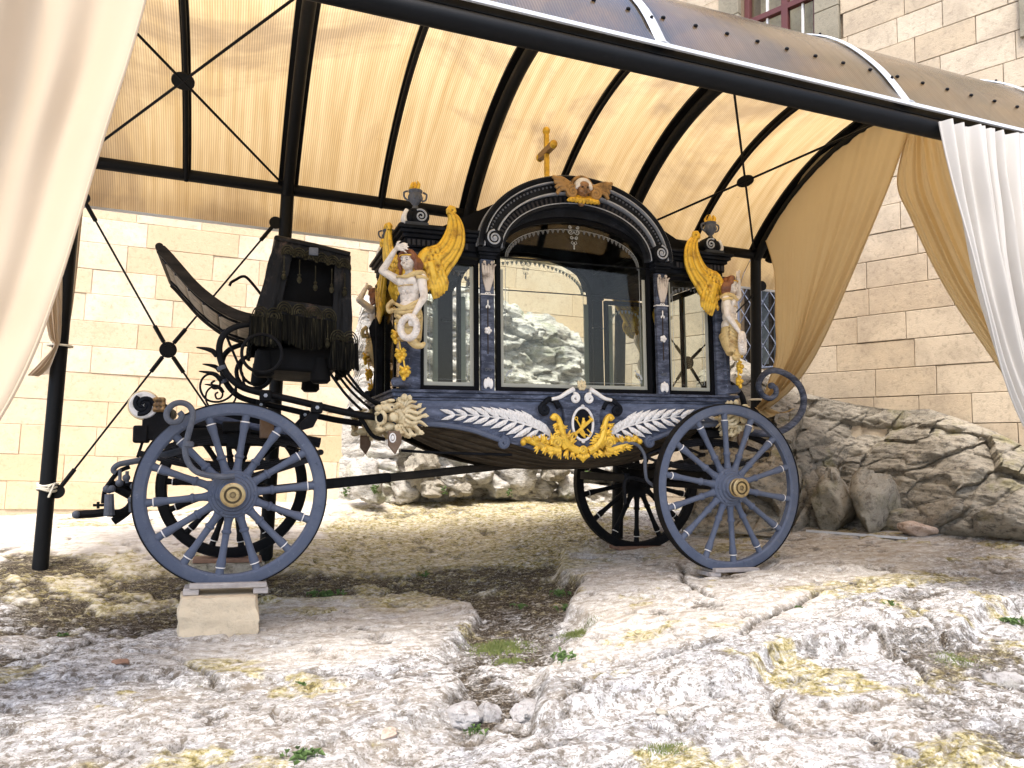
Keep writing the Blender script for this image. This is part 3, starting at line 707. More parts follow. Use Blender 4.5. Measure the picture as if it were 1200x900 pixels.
# dark rock below the right wall
BL = [(800,608),(850,610),(905,612),(960,606),(1050,606),(1130,612),(1200,617),(1330,628)]
TL = [(820,440),(865,425),(905,445),(945,478),(1000,490),(1050,498),(1085,484),(1120,497),(1160,512),(1200,532),(1330,560)]
Bp = []
for px, py in BL:
    s, zz = RW(px, py, .55); p = RC+RD*s+RN*.55; d = ray(px, py)
    z0 = -.45; q = d*(z0/d.z)
    if (q-RC).dot(RN) < .3: q = RC+RD*s+RN*.75; q.z = zz
    Bp.append(Vector((q.x, q.y, q.z-.12)))
Tp = []
for px, py in TL:
    s, zz = RW(px, py, .0); p = RC+RD*s-RN*.03; Tp.append(Vector((p.x, p.y, zz+(.12 if 930 < px < 1080 else .0))))
def outc(u, v):
    b_ = interp(Bp, u); t = interp(Tp, u); p = b_.lerp(t, v)
    out = Vector((-.55, -.7, .28)).normalized()
    bulge = .05+max(0, math.sin(PI*min(1, v*.97)))**.55*.30*(.7+.5*math.sin(u*9+1))
    # beds dipping down to the right
    w = p.z*1.0+(p.x*.60-p.y*.15)*.62
    bed = nz((w*7.0, p.x*1.2, p.y*1.2), 1.0, 5)*.045+nz((w*16, p.x*3.3, 2), 1.0, 4)*.018
    lump = nz(p, 1.9, 5)*.08; R_ = (p.x*.9+p.z*.45, p.y, p.z*.9-p.x*.45)
    c1, e1 = blocky(R_, 1.5, (.8, .8, 2.2)); c2, e2 = blocky(R_, 4.0, (.8, .8, 2.0)); lump += c1*.13+.11-(1-e1)*.05+c2*.05-(1-e2)*.018
    env = min(1, v*12+.3)*min(1, (1-v)*7)
    return p+out*(bulge+(bed+lump)*env)
o = MB().grid(outc, 420, 180).build('rock_outcrop', M_ROCKR, angle=80)
tag(o, 'long dark layered bedrock outcrop at the foot of the tan house wall', 'rock')
def boulder(name, c, r, mat, label, cat, seed, group=None, rot=(0, 0, 0), cuts=9, n=34, rough=.10):
    rr = random.Random(seed); planes = []
    for _ in range(cuts):
        d = Vector((rr.gauss(0, 1), rr.gauss(0, 1), rr.gauss(0, .8))).normalized(); planes.append((d, rr.uniform(.62, .88)))
    m = MB().ell((0, 0, 0), 1, n, int(n*.7)); out = []
    for v in m.v:
        v = Vector(v)
        for d, k in planes:
            e = v.dot(d)-k
            if e > 0: v = v-d*e*.93
        q = v+Vector((seed, 0, 0))
        v = v*(1+rough*mnoise.fractal(q*1.6, 1.0, 2.0, 4)+rough*.35*mnoise.fractal(q*6, 1.0, 2.0, 3))
        c1, e1 = blocky(v+Vector((seed*3.1, 0, 0)), 1.3); v = v*(1+c1*.10-(1-e1)*.035)
        out.append((v.x*r[0], v.y*r[1], v.z*r[2]))
    m.v = out; o = m.build(name, mat, angle=50, loc=c); o.rotation_euler = rot
    return tag(o, label, cat, group)
def rpt(px, py, back):                                       # ground point under a pixel, for boulders at the rock foot
    d = ray(px, py); return d*(-.47/d.z) if (d*(-.47/d.z)-RC).dot(RN) > back else (lambda s, z: Vector((*(RC+RD*s+RN*back).xy, z)))(*RW(px, py, back))
def px2m(p, px): return px*p.dot(AF)/CAM_F
def place_b(px, py_base, w, h, dep, mat, label, seed, rot=0, back=.85, cuts=9, group=None, name='boulder', sink=.12, tilt=0):
    p = rpt(px, py_base, back); p.z = gz(p.x, p.y-.02); W2 = px2m(p, w)/2; H2 = px2m(p, h)/2
    return boulder(name, Vector((p.x, p.y+dep*.3, p.z+H2*(1-sink))), (W2*1.08, dep, H2*1.12), mat, label, 'rock', seed, group, (0, tilt, rot), cuts)
place_b(1031, 604, 64, 84, .20, M_BOULDER, 'upright brown wedge shaped boulder standing beside the flat pink stone', 31, .2, tilt=.08, cuts=12)
place_b(985, 604, 72, 72, .22, M_BOULDER, 'leaning rounded boulder left of the upright wedge shaped boulder', 12, .6, tilt=-.35)
place_b(958, 590, 48, 90, .2, M_ROCKR, 'dark split boulder close behind the rear wheel, left of the leaning boulder', 5, .3, back=.70)
place_b(1079, 601, 52, 18, .15, M_PINKROCK, 'flat pinkish stone slab lying at the foot of the dark outcrop', 22, .1, tilt=.12, back=.95)
place_b(1066, 581, 26, 18, .10, M_BOULDER, 'small pale stone wedged behind the flat pink stone slab', 19, .4, back=.75)
# rubble along the foot of the rock face
rub = [(497,548,40,34),(535,560,34,22),(478,575,32,26),(512,572,44,18),(566,552,36,26),(588,572,42,24),(545,575,26,16),(612,556,38,34),(640,572,34,22),(655,552,30,24),(674,570,36,26),(596,545,26,18),(630,538,24,18),(432,565,56,44)]
ORD = 'first second third fourth fifth sixth seventh eighth ninth tenth eleventh twelfth thirteenth fourteenth'.split(); RO = sorted(range(len(rub)), key=lambda i: rub[i][0])
for i, (px, py, w, h) in enumerate(rub):
    p = at(px, py, 8.35+.10*(i % 3)); W2 = px2m(p, w)/2; H2 = px2m(p, h)/2
    boulder('rubble_stone', p+Vector((0, .16, 0)), (W2*1.35, .20, H2*1.45), M_ROCKB if i % 3 else M_BOULDER, ('%s rubble stone from the left, at the foot of the pale rock face' % ORD[RO.index(i)]), 'stone', 50+i, 'rubble stones at the foot of the rock face', (0, .2*math.sin(i*2.), .4*i), cuts=16, n=40, rough=.17)
# loose stones in the foreground
def loose(px, py, w, h, mat, label, seed, zz=None, name='loose_stone'):
    z0 = -.93 if zz is None else zz
    for _ in range(3):
        p = on_z(px, py, z0); z0 = gz(p.x, p.y)
    W2 = px2m(p, w)/2; H2 = px2m(p, h)/2
    return boulder(name, Vector((p.x, p.y+W2*.3, z0+H2*.10)), (W2*1.2, W2*1.0, H2*1.1), mat, label, 'stone', seed, None, (.1, .1, seed), 8, 30, .14)
loose(541, 850, 50, 32, M_PALEROCK, 'largest of three pale stones in a row near the bottom middle', 71)
loose(574, 848, 26, 26, M_PALEROCK, 'small pale stone between the two larger ones near the bottom middle', 72)
loose(620, 846, 48, 28, M_PALEROCK, 'rightmost pale stone with a dark pit in the row near the bottom middle', 73)
loose(1186, 800, 50, 30, M_PALEROCK, 'low grey stone half buried at the right edge beside mossy ground', 74)
loose(142, 779, 20, 8, M_BOARDBR, 'small flat reddish brown stone on the pale slab at lower left', 75)
loose(776, 836, 18, 7, M_BOULDER, 'tiny flat grey stone on the pale slab at lower right', 76)
loose(455, 852, 22, 14, M_PINKROCK, 'small tan stone left of the row of three pale stones', 79)
bp = rpt(945, 604, 1.0); bq = rpt(1062, 600, 1.0)
bp = rpt(945, 606, 1.15); bq = rpt(1062, 604, 1.15); bp.z = gz(bp.x, bp.y)+.012; bq.z = gz(bq.x, bq.y)+.012
tag(MB().bar(bp, bq, .03, .02).build('metal_strip', M_ALU), 'thin pale metal strip lying on the ground before the boulders', 'metal strip')

# ================================================================== CANOPY
AX = [-1.256+1.5237*i for i in range(5)]                     # arches across the bays
YB, YN, ZB, ZN = 6.34, 3.08, 2.17, 1.93
ARC = smoothpts([(0, 6.33, 2.12), (0, 6.16, 2.30), (0, 5.95, 2.47), (0, 5.70, 2.63), (0, 5.40, 2.77), (0, 5.05, 2.87), (0, 4.70, 2.91), (0, 4.30, 2.88), (0, 3.92, 2.76), (0, 3.58, 2.54), (0, 3.30, 2.24), (0, 3.12, 1.96)], 4)
def arc_off(o):
    out = []
    for i, p in enumerate(ARC):
        a = ARC[max(i-1, 0)]; b_ = ARC[min(i+1, len(ARC)-1)]; t = (b_-a).normalized(); nn = Vector((0, t.z, -t.y))
        if nn.z < 0 and abs(nn.z) > .2: nn = -nn
        if abs(nn.z) <= .2: nn = Vector((0, 1 if p.y > 4.7 else -1, 0))*1.0 if nn.z*0 == 0 and False else nn
        c = Vector((0, 4.72, 1.9)); 
        if nn.dot(p-c) < 0: nn = -nn
        out.append(p+nn*o)
    return out
can = empty('canopy', (1.8, 4.7, -.7), 'black steel canopy with a barrel vault of yellowed clear sheets over the hearse', 'canopy')
CL = Vector((-1.8, -4.7, .7))
def cb(m, name, mat, parent=can, **k): 
    o = m.build(name, mat, parent, **k)
    if parent is can: o.location = CL
    return o
bases = {0: -.86, 1: -.80, 3: -.72, 4: -.74}
for i in (0, 1, 3, 4):
    cb(MB().tube([(AX[i], YB, bases[i]), (AX[i], YB, ZB)], .052, 20), 'post', M_STEEL)
for i in (0, 4):
    cb(MB().tube([(AX[i], YN, -1.1), (AX[i], YN, ZN)], .052, 20), 'post', M_STEEL)
cb(MB().tube([(AX[0]-.6, YB, ZB), (AX[4]+.05, YB, ZB)], .047, 20), 'rear_beam', M_STEEL)
cb(MB().tube([(AX[0]-.6, YN, ZN-.015), (AX[4]+.5, YN, ZN-.015)], .050, 20), 'front_beam', M_STEEL)
cb(MB().box(AX[0]-.6, AX[4]+.5, YN-.02, YN+.05, ZN+.035, ZN+.085), 'eave_rail', M_STEEL, bevel=.004)
# arches: a tube with a flat plate on top; slimmer ribs in the middle of every bay
def arch(x, r, w):
    a = empty('arch' if r > .03 else 'rib', CL, parent=can)
    P = [Vector((x, p.y, p.z)) for p in ARC]
    MB().tube(P, r, 12).build('arch_tube', M_STEEL, a)
    Q = arc_off(r+.022); m = MB(); prof = [(-.010, -w), (.010, -w), (.010, w), (-.010, w)]
    m.sweep([(o, x+y) for o, y in prof], [(q.y, q.z) for q in Q]); m.v = [(y, x_, z) for (x_, y, z) in m.v]
    m.build('arch_plate', M_STEEL, a, smooth=False)
for x in AX: arch(x, .046, .078)
arch(AX[4]+.15, .040, .05)
for i in range(4): arch((AX[i]+AX[i+1])/2, .017, .03)
# sheets
SH0 = arc_off(.085)
SH = [Vector((0, YB+.26, 1.90)), Vector((0, YB+.20, 2.02))]+[p for p in SH0 if p.y > 3.14 or p.z > 2.1]+[Vector((0, 3.03, 2.00))]
for i in range(-1, 5):
    x0 = AX[0]+1.5237*i+.004; x1 = x0+1.5237-.008
    if i == 4: x1 = x0+.45
    if i == -1: x0 = AX[0]-.6
    m = MB().grid(lambda u, v: Vector((x0+(x1-x0)*u, *(lambda q: (q.y, q.z))(interp(SH, v)))), 12, 90)
    cb(m, 'roof_sheet', M_POLY, angle=80)
    # little clips in a row above the eave
    if i < 5:
        for k in range(8):
            x = x0+(k+.5)*(x1-x0)/8
            if x > AX[4]+.4: continue
            p = interp(SH, .945); c = empty('clip', CL, parent=can)
            MB().ell((x, p.y-.004, p.z+.004), (.013, .010, .009), 8, 5).build('clip_washer', M_IRON, c)
for x in AX[1:]:
    Q = [p for p in arc_off(.092)][8:]+[Vector((0, 3.02, 2.0))]
    def strip(u, v): 
        q = interp(Q, v); o = .030*(u*2-1); return (x+o, q.y-.004*(1-abs(u*2-1)), q.z+.006*(1-(u*2-1)**2)+.003)
    cb(MB().grid(strip, 5, 60), 'joint_strip', M_ALU, solid=.006)
    for k in range(4):
        q = interp(Q, .30+.2*k); cb(MB().ell((x, q.y-.01, q.z+.012), .009, 8, 5), 'strip_screw', M_IRON)
cb(MB().box(AX[0]-.6, AX[4]+.45, 3.018, 3.034, 1.985, 2.003), 'eave_trim', M_ALU)
cb(MB().box(AX[0]-.6, AX[4]+.45, YB+.255, YB+.27, 1.885, 1.905), 'eave_trim', M_ALU)
# cross bracing
def brace(p0, p1, disc_frac=(), rr=.0075, ends=True, lugs=.16):
    p0 = Vector(p0); p1 = Vector(p1); d = (p1-p0).normalized(); b_ = empty('brace_rod', CL, parent=can)
    MB().tube([p0, p1], rr, 8).build('rod', M_STEEL, b_)
    if ends:
        for a, s in ((p0, 1), (p1, -1)):
            MB().tube([a+d*s*.03, a+d*s*(.03+lugs)], rr*2.1, 8).build('turnbuckle', M_STEEL, b_)
def disc(c, nrm, r=.058, t=.012):
    c = Vector(c); nrm = Vector(nrm).normalized()
    o = cb(MB().lathe([(r, -t/2), (r, t/2)], 28, c, nrm), 'gusset_disc', M_STEEL)
    return o
def wallbrace(i, c_px, up_px, low_px):
    c = at(*c_px, YB-.01); a = at(*up_px[0], YB-.01); b_ = at(*up_px[1], YB-.01); e = at(*low_px[0], YB-.01); f = at(*low_px[1], YB-.01)
    disc(c, (0, 1, 0), .062)
    for q in (a, b_, e, f):
        d = (q-c).normalized(); brace(c+d*.035, q-d*.02, lugs=.14); disc(q, (0, 1, 0), .05)
        cb(MB().lathe([(.010, -.016), (.010, .002)], 10, c+d*.045, (0, 1, 0)), 'bolt', M_STEEL)
wallbrace(0, (197, 410), [(97, 232), (323, 261)], [(67, 576), (306, 570)])
c3 = at(800, 418, YB-.01)
wallbrace(3, (806, 425), [(728, 316), (893, 335)], [(724, 555), (888, 560)])
for i in (0, 3):
    xa, xb = AX[i], AX[i+1]; xm = (xa+xb)/2; ap = Vector((0, 4.66, 2.86)); bt = Vector((0, YB-.04, ZB+.03))
    cen = Vector((xm, (ap.y+bt.y)/2, (ap.z+bt.z)/2)); nrm = Vector((0, -(ap.z-bt.z), (ap.y-bt.y)))
    disc(cen, nrm, .075)
    for x_, q in ((xa, ap), (xb, ap), (xa, bt), (xb, bt)):
        e = Vector((x_+(.05 if x_ == xa else -.05), q.y, q.z)); brace(cen, e, ends=False, rr=.010)
        disc(e+Vector((0, 0, .0)), nrm, .035)

# ================================================================== CURTAINS
def curtain(name, strands, mat, label, folds, amp, nrm, hem=None, nu=160, nv=90, seed=1, flat=0.0, ties=None):
    """strands: list of (u, [points top->bottom]); folds run along the strands"""
    S2 = [(u, smoothpts(p, 8)) for u, p in strands]; nrm = Vector(nrm).normalized()
    r = random.Random(seed); ph = [r.uniform(0, 6.3) for _ in range(8)]
    def fn(u, v):
        for (ua, pa), (ub, pb) in zip(S2, S2[1:]):
            if u <= ub: break
        t = (u-ua)/(ub-ua); p = interp(pa, v).lerp(interp(pb, v), t)
        a = amp(v) if callable(amp) else amp
        if flat: a *= flat+(1-flat)*min(1, max(0, (u-.45)/.3+max(0, v-.55)*2.5))
        f = folds*2*PI*(u+.010*math.sin(9*u+ph[0])+.02*math.sin(3.1*v+ph[4]))
        w = math.sin(f+1.1*math.sin(f*.37+ph[1]))*.6+.28*math.sin(f*2.13+ph[2])+.30*math.sin(f*.41+ph[3]+v*1.5)
        w += .16*mnoise.noise(Vector((u*14, v*5, seed)))+.30*mnoise.noise(Vector((u*4, v*2.2, seed+3)))
        return p+nrm*a*w
    o = MB().grid(fn, nu, nv).build(name, mat, angle=85)
    if not name.endswith('tail'):
        for u in (.0, 1.0): MB().tube([fn(u, j/60) for j in range(61)], .006, 6).build('hem', mat, o)
    return tag(o, label, 'curtain')
E_ = [at(x, y, 3.02) for x, y in [(176,-18),(150,75),(124,155),(97,245),(68,340),(38,420),(0,492),(-50,560),(-110,640)]]
L_ = [Vector((-1.75, 3.02, E_[0].z))]+[Vector((-1.75+.012*i, 3.02, p.z)) for i, p in enumerate(E_) if i]
M_ = [a.lerp(b_, .5)+Vector((0, -.05, 0)) for a, b_ in zip(L_, E_)]
curtain('curtain', [(0, L_), (.5, M_), (1, E_)], M_CLOTH_L, 'large cream curtain drawn across the left foreground in front of everything', 3.4, lambda v: .085-.05*v, (.15, -1, 0), seed=3, nu=260)
X4 = AX[4]-.03
def P4(l): return [atx(x, y, X4) for x, y in l]
def tb(a): return lambda v: a*(1-.6*v)
curtain('curtain', [(0, P4([(898,282),(908,320),(909,370),(910,415),(900,450),(891,475)])), (.34, P4([(948,192),(932,285),(930,360),(922,420),(905,455),(891,477)])),
    (.72, P4([(1014,146),(985,255),(955,350),(935,410),(913,455),(891,479)])), (1, P4([(1066,151),(1040,225),(1000,320),(962,400),(928,452),(893,482)]))],
    M_CLOTH_Y, 'golden tan curtain swept left and tied to the right rear post of the canopy', 9, lambda v: .010+.050*min(1, v*1.2), (1, .35, 0), seed=5, nu=220, flat=.12)
tl = [atx(889, 480, X4-.02)]
curtain('curtain_tail', [(0, P4([(884,478),(890,484),(893,492)])), (1, P4([(894,474),(917,484),(932,478)]))], M_CLOTH_Y, 'x', 4, .02, (1, .3, 0), nu=50, nv=20, seed=8)
ct = [o for o in COL.objects if o.name == 'curtain_tail'][0]; c1 = [o for o in COL.objects if o.type == 'MESH' and o.get('label', '').startswith('golden tan curtain swept')][0]
ct.parent = c1; del ct['label']; del ct['category']; ct.name = 'tail'
m = MB().tube([Vector((AX[4]+.065*math.cos(a), YB+.065*math.sin(a), atx(889, 468, X4).z)) for a in np.linspace(0, 2*PI, 17)[:-1]], .011, 6, closed=True)
tag(m.build('tie_rope', M_ROPE), 'pale rope tying the golden curtain to the right rear post', 'rope')
curtain('curtain', [(0, P4([(1064,150),(1050,212),(1066,255),(1092,310),(1122,362),(1155,410),(1195,470),(1240,540)])), (.5, P4([(1084,152),(1095,215),(1115,270),(1142,330),(1170,378),(1195,425),(1225,480),(1262,545)])), (1, P4([(1125,155),(1160,225),(1190,280),(1215,340),(1235,390),(1250,440),(1262,490),(1280,550)]))],
    M_CLOTH_Y, 'golden tan curtain swept right, half hidden behind the white curtain', 5.5, .035, (1, .35, 0), seed=9)
YW = 3.0
def PW(l): return [at(x, y, YW) for x, y in l]
curtain('curtain', [(0, PW([(1104,141),(1112,190),(1124,250),(1137,310),(1152,370),(1174,440),(1206,508),(1260,585)])), (.45, PW([(1180,155),(1182,200),(1188,250),(1194,310),(1204,370),(1222,440),(1250,508),(1290,600)])), (1, PW([(1300,178),(1302,220),(1304,270),(1306,330),(1310,390),(1314,450),(1320,520),(1330,610)]))],
    M_CLOTH_W, 'white curtain gathered along the eave at the right edge', 10, lambda v: .026+.030*math.sin(PI*min(1, v+.15)), (0, -1, 0), seed=12, nu=260)
X0 = AX[0]+.02
def P0(l, Y): return [at(x, y, Y) for x, y in l]
curtain('curtain', [(0, P0([(20,120),(30,230),(48,330),(58,392),(64,405),(48,425),(33,440)], YB-.12)), (.6, P0([(60,160),(60,240),(66,340),(68,395),(68,405),(56,430),(44,441)], YB-.10)), (1, P0([(100,215),(94,270),(88,330),(80,385),(72,405),(66,428),(58,438)], YB+.10))],
    M_CLOTH_L, 'beige curtain gathered and tied round the left rear post of the canopy', 6, lambda v: .03*(1-.7*math.exp(-((v-.68)/.12)**2)), (0, -1, 0), seed=15)
zr = at(66, 405, YB).z
m = MB().tube([Vector((AX[0]+.08*math.cos(a), YB+.075*math.sin(a), zr)) for a in np.linspace(0, 2*PI, 17)[:-1]], .008, 6, closed=True)
tag(m.build('cord', M_ROPE), 'thin cord gathering the beige curtain on the left rear post', 'cord')
zr = at(58, 574, YB).z
m = MB()
for k in range(3): m.tube([Vector((AX[0]+.062*math.cos(a), YB+.062*math.sin(a), zr+.018*k+.01*math.sin(a*2+k))) for a in np.linspace(0, 2*PI, 17)[:-1]], .009, 6, closed=True)
m.tube([Vector((AX[0]+.02, YB-.06, zr+.02)), Vector((AX[0]+.06, YB-.085, zr+.05)), Vector((AX[0]+.03, YB-.09, zr-.05))], .008, 6)
tag(m.build('rope_knot', M_ROPE), 'white rope knotted round the left rear post near its lowest brace disc', 'rope')

# ================================================================== HEARSE
XC = .58
hz = empty('hearse_carriage', HO, 'antique blue black horse drawn hearse with glass sides, gilded angels and spoked wheels', 'carriage', rot=(0, -HA, 0))
def HB(m, name, mat, parent=hz, **k): return m.build(name, mat, parent, **k)
def mxp(p): return Vector((2*XC-p[0], p[1], p[2]))
# ---------- wheels
def spoke_mesh(R):
    r0, r1 = .10, R-.060; L = r1-r0
    pr = [(.021, 0), (.026, .03), (.024, .09), (.019, .16), (.0185, .28), (.0235, .30), (.0235, .325), (.0175, .35), (.0165, .5), (.018, .70), (.0225, .79), (.0225, .86), (.0175, .88), (.0195, .93), (.022, 1.0)]
    return MB().lathe([(r*1.14, r0+h*L) for r, h in pr], 12).mesh('spoke')
def make_wheel(R, mat, near_style=True):
    w = empty('wheel', parent=hz); a0 = math.radians(82 if R < .55 else 92)
    n = 96; m = MB(); vs = []; ri, ro = R-.073, R-.006; d = .029
    prof = [(ri, -d+.010), (ri+.012, -d), (ro-.006, -d), (ro, -d+.004), (ro, d-.004), (ro-.006, d), (ri+.012, d), (ri, d-.010)]
    for i in range(n):
        a = 2*PI*i/n
        for r, y in prof: vs.append((r*math.cos(a), y, r*math.sin(a)))
    k = len(prof); m.add(vs, [(i*k+j, i*k+(j+1) % k, ((i+1) % n)*k+(j+1) % k, ((i+1) % n)*k+j) for i in range(n) for j in range(k)])
    m.build('rim', mat, w)
    m = MB(); vs = []; prof = [(ro-.001, -d-.002), (R, -d-.003), (R, d+.003), (ro-.001, d+.002)]; k = 4
    for i in range(n):
        a = 2*PI*i/n
        for r, y in prof: vs.append((r*math.cos(a), y, r*math.sin(a)))
    m.add(vs, [(i*k+j, i*k+(j+1) % k, ((i+1) % n)*k+(j+1) % k, ((i+1) % n)*k+j) for i in range(n) for j in range(k)])
    m.build('tyre', M_TYRE, w)
    sm = spoke_mesh(R); sm.materials.append(mat)
    rm = MB().tube([(.0232*math.cos(a), .0232*math.sin(a), 0) for a in np.linspace(0, 2*PI, 13)[:-1]], .0042, 6, closed=True).mesh('ring'); rm.materials.append(M_WHITE)
    for i in range(14):
        a = a0+2*PI*i/14
        s = inst('spoke', sm, w, rot=(0, PI/2-a, 0))
        if near_style: inst('painted_ring', rm, s, loc=(0, 0, .10+.865*(R-.16)))
    # felloe joints, seven dark seams
    hub = MB().lathe([(.05, .11), (.062, .09), (.078, .05), (.10, .035), (.128, .030), (.134, .022), (.134, -.026), (.128, -.034), (.118, -.036), (.112, -.045), (.098, -.048), (.092, -.062), (.080, -.066), (.074, -.085), (.062, -.092)], 36, (0, 0, 0), (0, 1, 0)).build('hub', mat, w)
    hub2 = MB().lathe([(.058, -.08), (.063, -.083), (.064, -.105), (.058, -.108), (.056, -.130), (.064, -.134), (.066, -.148), (.060, -.152), (.047, -.152), (.045, -.140), (.036, -.140), (.034, -.150), (.018, -.150), (.016, -.143), (.001, -.143)], 32, (0, 0, 0), (0, 1, 0)).build('hub_cap', M_BRASS if near_style else M_TYRE, w)
    for i in range(6):
        a = 2*PI*i/6; MB().lathe([(.007, -.052), (.007, -.040)], 6, (.115*math.cos(a), 0, .115*math.sin(a)), (0, 1, 0)).build('bolt', mat, w)
    return w
WF = (-1.63, .57, .516); WR2 = (1.669, .53, .590)
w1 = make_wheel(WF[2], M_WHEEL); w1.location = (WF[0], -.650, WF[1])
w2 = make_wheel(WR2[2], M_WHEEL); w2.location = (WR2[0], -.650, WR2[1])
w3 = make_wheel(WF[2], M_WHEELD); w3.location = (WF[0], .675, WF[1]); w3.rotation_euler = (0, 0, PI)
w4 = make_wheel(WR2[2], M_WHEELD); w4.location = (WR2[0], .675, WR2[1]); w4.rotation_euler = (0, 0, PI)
# ---------- axles, springs and perch
for X_, Z_ in ((WF[0], WF[1]), (WR2[0], WR2[1])):
    HB(MB().tube([(X_, -.60, Z_), (X_, .62, Z_)], .028, 12), 'axle', M_IRON)
    HB(MB().box(X_-.045, X_+.045, -.46, .46, Z_+.03, Z_+.11), 'axle_bed', M_IRON, bevel=.01)
def spring(xc, zc, half, rise, y, name='leaf_spring'):
    s = empty(name, parent=hz)
    for sg in (1, -1):
        for k in range(4):
            f = 1-.2*k; pts = [(xc+half*f*t, zc+sg*(rise*(1-t*t*f*f)-.013*k)) for t in np.linspace(-1, 1, 17)]
            MB().sweep([(-.006, y-.024), (.006, y-.024), (.006, y+.024), (-.006, y+.024)], pts).build('leaf', M_IRON, s, smooth=False)
    MB().box(xc-.04, xc+.04, y-.034, y+.034, zc+rise-.075, zc+rise+.02).build('spring_clip', M_IRON, s, bevel=.005)
    for t in (-1, 1): MB().lathe([(.018, -.03), (.018, .03)], 12, (xc+t*half, y, zc), (0, 1, 0)).build('shackle', M_IRON, s)
for y in (-.42, .42):
    spring(WF[0], .80, .50, .105, y); spring(WR2[0]-.02, .755, .52, .115, y)
pa, pb = H(384, 567, 5.28), H(684, 536, 5.28); dd = (pb-pa).normalized()
HB(MB().bar(pa-dd*.55, pb+dd*.85, .075, .055), 'perch_pole', M_WOODDK, bevel=.008)
HB(MB().bar(pa-dd*.10, pa+dd*.42, .086, .066), 'perch_iron_sleeve', M_IRON, bevel=.008)
for rr_, z_ in ((.34, .865), (.34, .90)):
    HB(MB().tube([(WF[0]+rr_*math.cos(a), rr_*math.sin(a), z_) for a in np.linspace(0, 2*PI, 41)[:-1]], .017, 8, closed=True), 'turning_ring', M_IRON)
for y in (-.30, .30):
    pts = smoothpts([(-2.12, y, .93), (-1.9, y, .97), (-1.63, y, .94), (-1.35, y, .90), (-1.12, y, .86)], 6)
    HB(MB().tube(pts, .032, 8), 'fore_rail', M_IRON)
    pts = smoothpts([H(246, 489, 5.28+y), H(275, 497, 5.28+y), H(304, 503, 5.28+y), H(340, 508, 5.28+y)], 5)
    HB(MB().tube([(p.x, y, p.z) for p in pts], .03, 8), 'fore_sweep', M_BLUE)
    HB(MB().bar((-1.60, y, .62), (-1.15, y*.6, .76), .03, .03), 'fore_stay', M_IRON)
    HB(MB().bar((-1.66, y, .62), (-2.05, y*.7, .86), .03, .03), 'fore_stay', M_IRON)
HB(MB().box(WF[0]-.07, WF[0]+.07, -.50, .50, .92, .985), 'bolster', M_IRON, bevel=.012)
for y in (-.48,):
    HB(MB().box(-1.49, -1.41, y-.05, y+.01, .885, 1.0), 'leather_strap_block', M_BROWN, bevel=.008)
for y in (-.35, .35):
    HB(MB().tube(smoothpts([(1.0, y, .88), (1.3, y, .93), (1.67, y, .95), (2.0, y, .92), (2.25, y, .84)], 6), .026, 8), 'rear_rail', M_IRON)
HB(MB().box(WR2[0]-.07, WR2[0]+.07, -.50, .50, .88, .94), 'bolster', M_IRON, bevel=.012)
HB(MB().tube(smoothpts([(1.30, -.40, .52), (1.0, -.40, .60), (.98, -.40, .42)], 5), .014, 8), 'brake_rod', M_IRON)
HB(MB().bar((1.02, -.36, .60), (1.02, .40, .60), .04, .06), 'brake_beam', M_IRON, bevel=.006)
pts = [H(x, y, 4.72) for x, y in [(716,523),(730,519),(746,521),(755,533),(756,548),(758,562),(766,569),(772,571)]]
bt_ = HB(MB().tube(smoothpts(pts, 6), .012, 8), 'brake_lever', M_GREYIRON)
MB().ell(pts[-1], .024, 12, 8).build('brake_ball', M_GREYIRON, bt_)
# ---------- hull
LOWC = [(-.64, .985), (-.48, .975), (-.33, .962), (-.18, .935), (-.06, .895), (.03, .868), (.12, .84), (.26, .80), (.42, .755), (.58, .735)]; LOWC = LOWC+[(2*.58-x, z) for x, z in reversed(LOWC[:-1])]
def hull(u, v):                                              # u along, v from skirt edge to keel
    x = -.60+2.36*u; t = abs(x-XC)/1.18
    ze = float(np.interp(x, [q[0] for q in LOWC], [q[1] for q in LOWC]))+.012
    zk = min(ze-.03, .955-.285*(1-t**2.6)); return Vector((x, 0, ze)), Vector((x, 0, zk))
for sg in (-1, 1):
    for k in range(5):
        m = MB()
        def fn(u, v):
            a, b_ = hull(u, 0); f = (k+.03+.94*v)/5; z = a.z+(b_.z-a.z)*f; y = sg*(.470-.27*f**1.2)
            return (a.x, y, z-.004*math.sin(PI*v))
        HB(m.grid(fn, 40, 4), 'hull_plank', M_WOODHULL, solid=.014)
HB(MB().prism([(-.55, .955), (-.3, .87), (0, .77), (.3, .70), (.58, .682), (.86, .70), (1.16, .77), (1.46, .87), (1.71, .955)], -.18, .18), 'keel', M_WOODDK)
pts = [(H(x, y, 4.86)) for x, y in [(470,528),(500,530),(560,532),(600,533)]]
HB(MB().tube(pts, .009, 8), 'tie_rod', M_IRON)
# ---------- skirt panels, sill
low = [(-.64, .985), (-.48, .975), (-.33, .962), (-.18, .935), (-.06, .895), (.03, .868), (.12, .84), (.26, .80), (.42, .755), (XC, .735)]
low = low+[(2*XC-x, z) for x, z in reversed(low[:-1])]
for sg in (-1, 1):
    poly = [(1.80, 1.125), (-.64, 1.125)]+low
    HB(MB().prism(poly, sg*.50, sg*.475), 'skirt_panel', M_BLUE)
    for mirror in (0, 1):
        edge = [(-.64, .985), (-.48, .975), (-.33, .962), (-.18, .935), (-.06, .895), (.02, .868)]
        edge = smoothpts([(x, 0, z) for x, z in edge], 4); e2 = [Vector((p.x, sg*.506, p.z)) for p in edge]
        e2 += [Vector((p.x, sg*.506, p.z)) for p in spiral(.034, .852, .036, .008, PI*.45, -1.5, 0, 24)]
        if mirror: e2 = [mxp(p) for p in e2]
        HB(MB().tube(e2, .0175, 8), 'skirt_moulding', M_WHEEL)
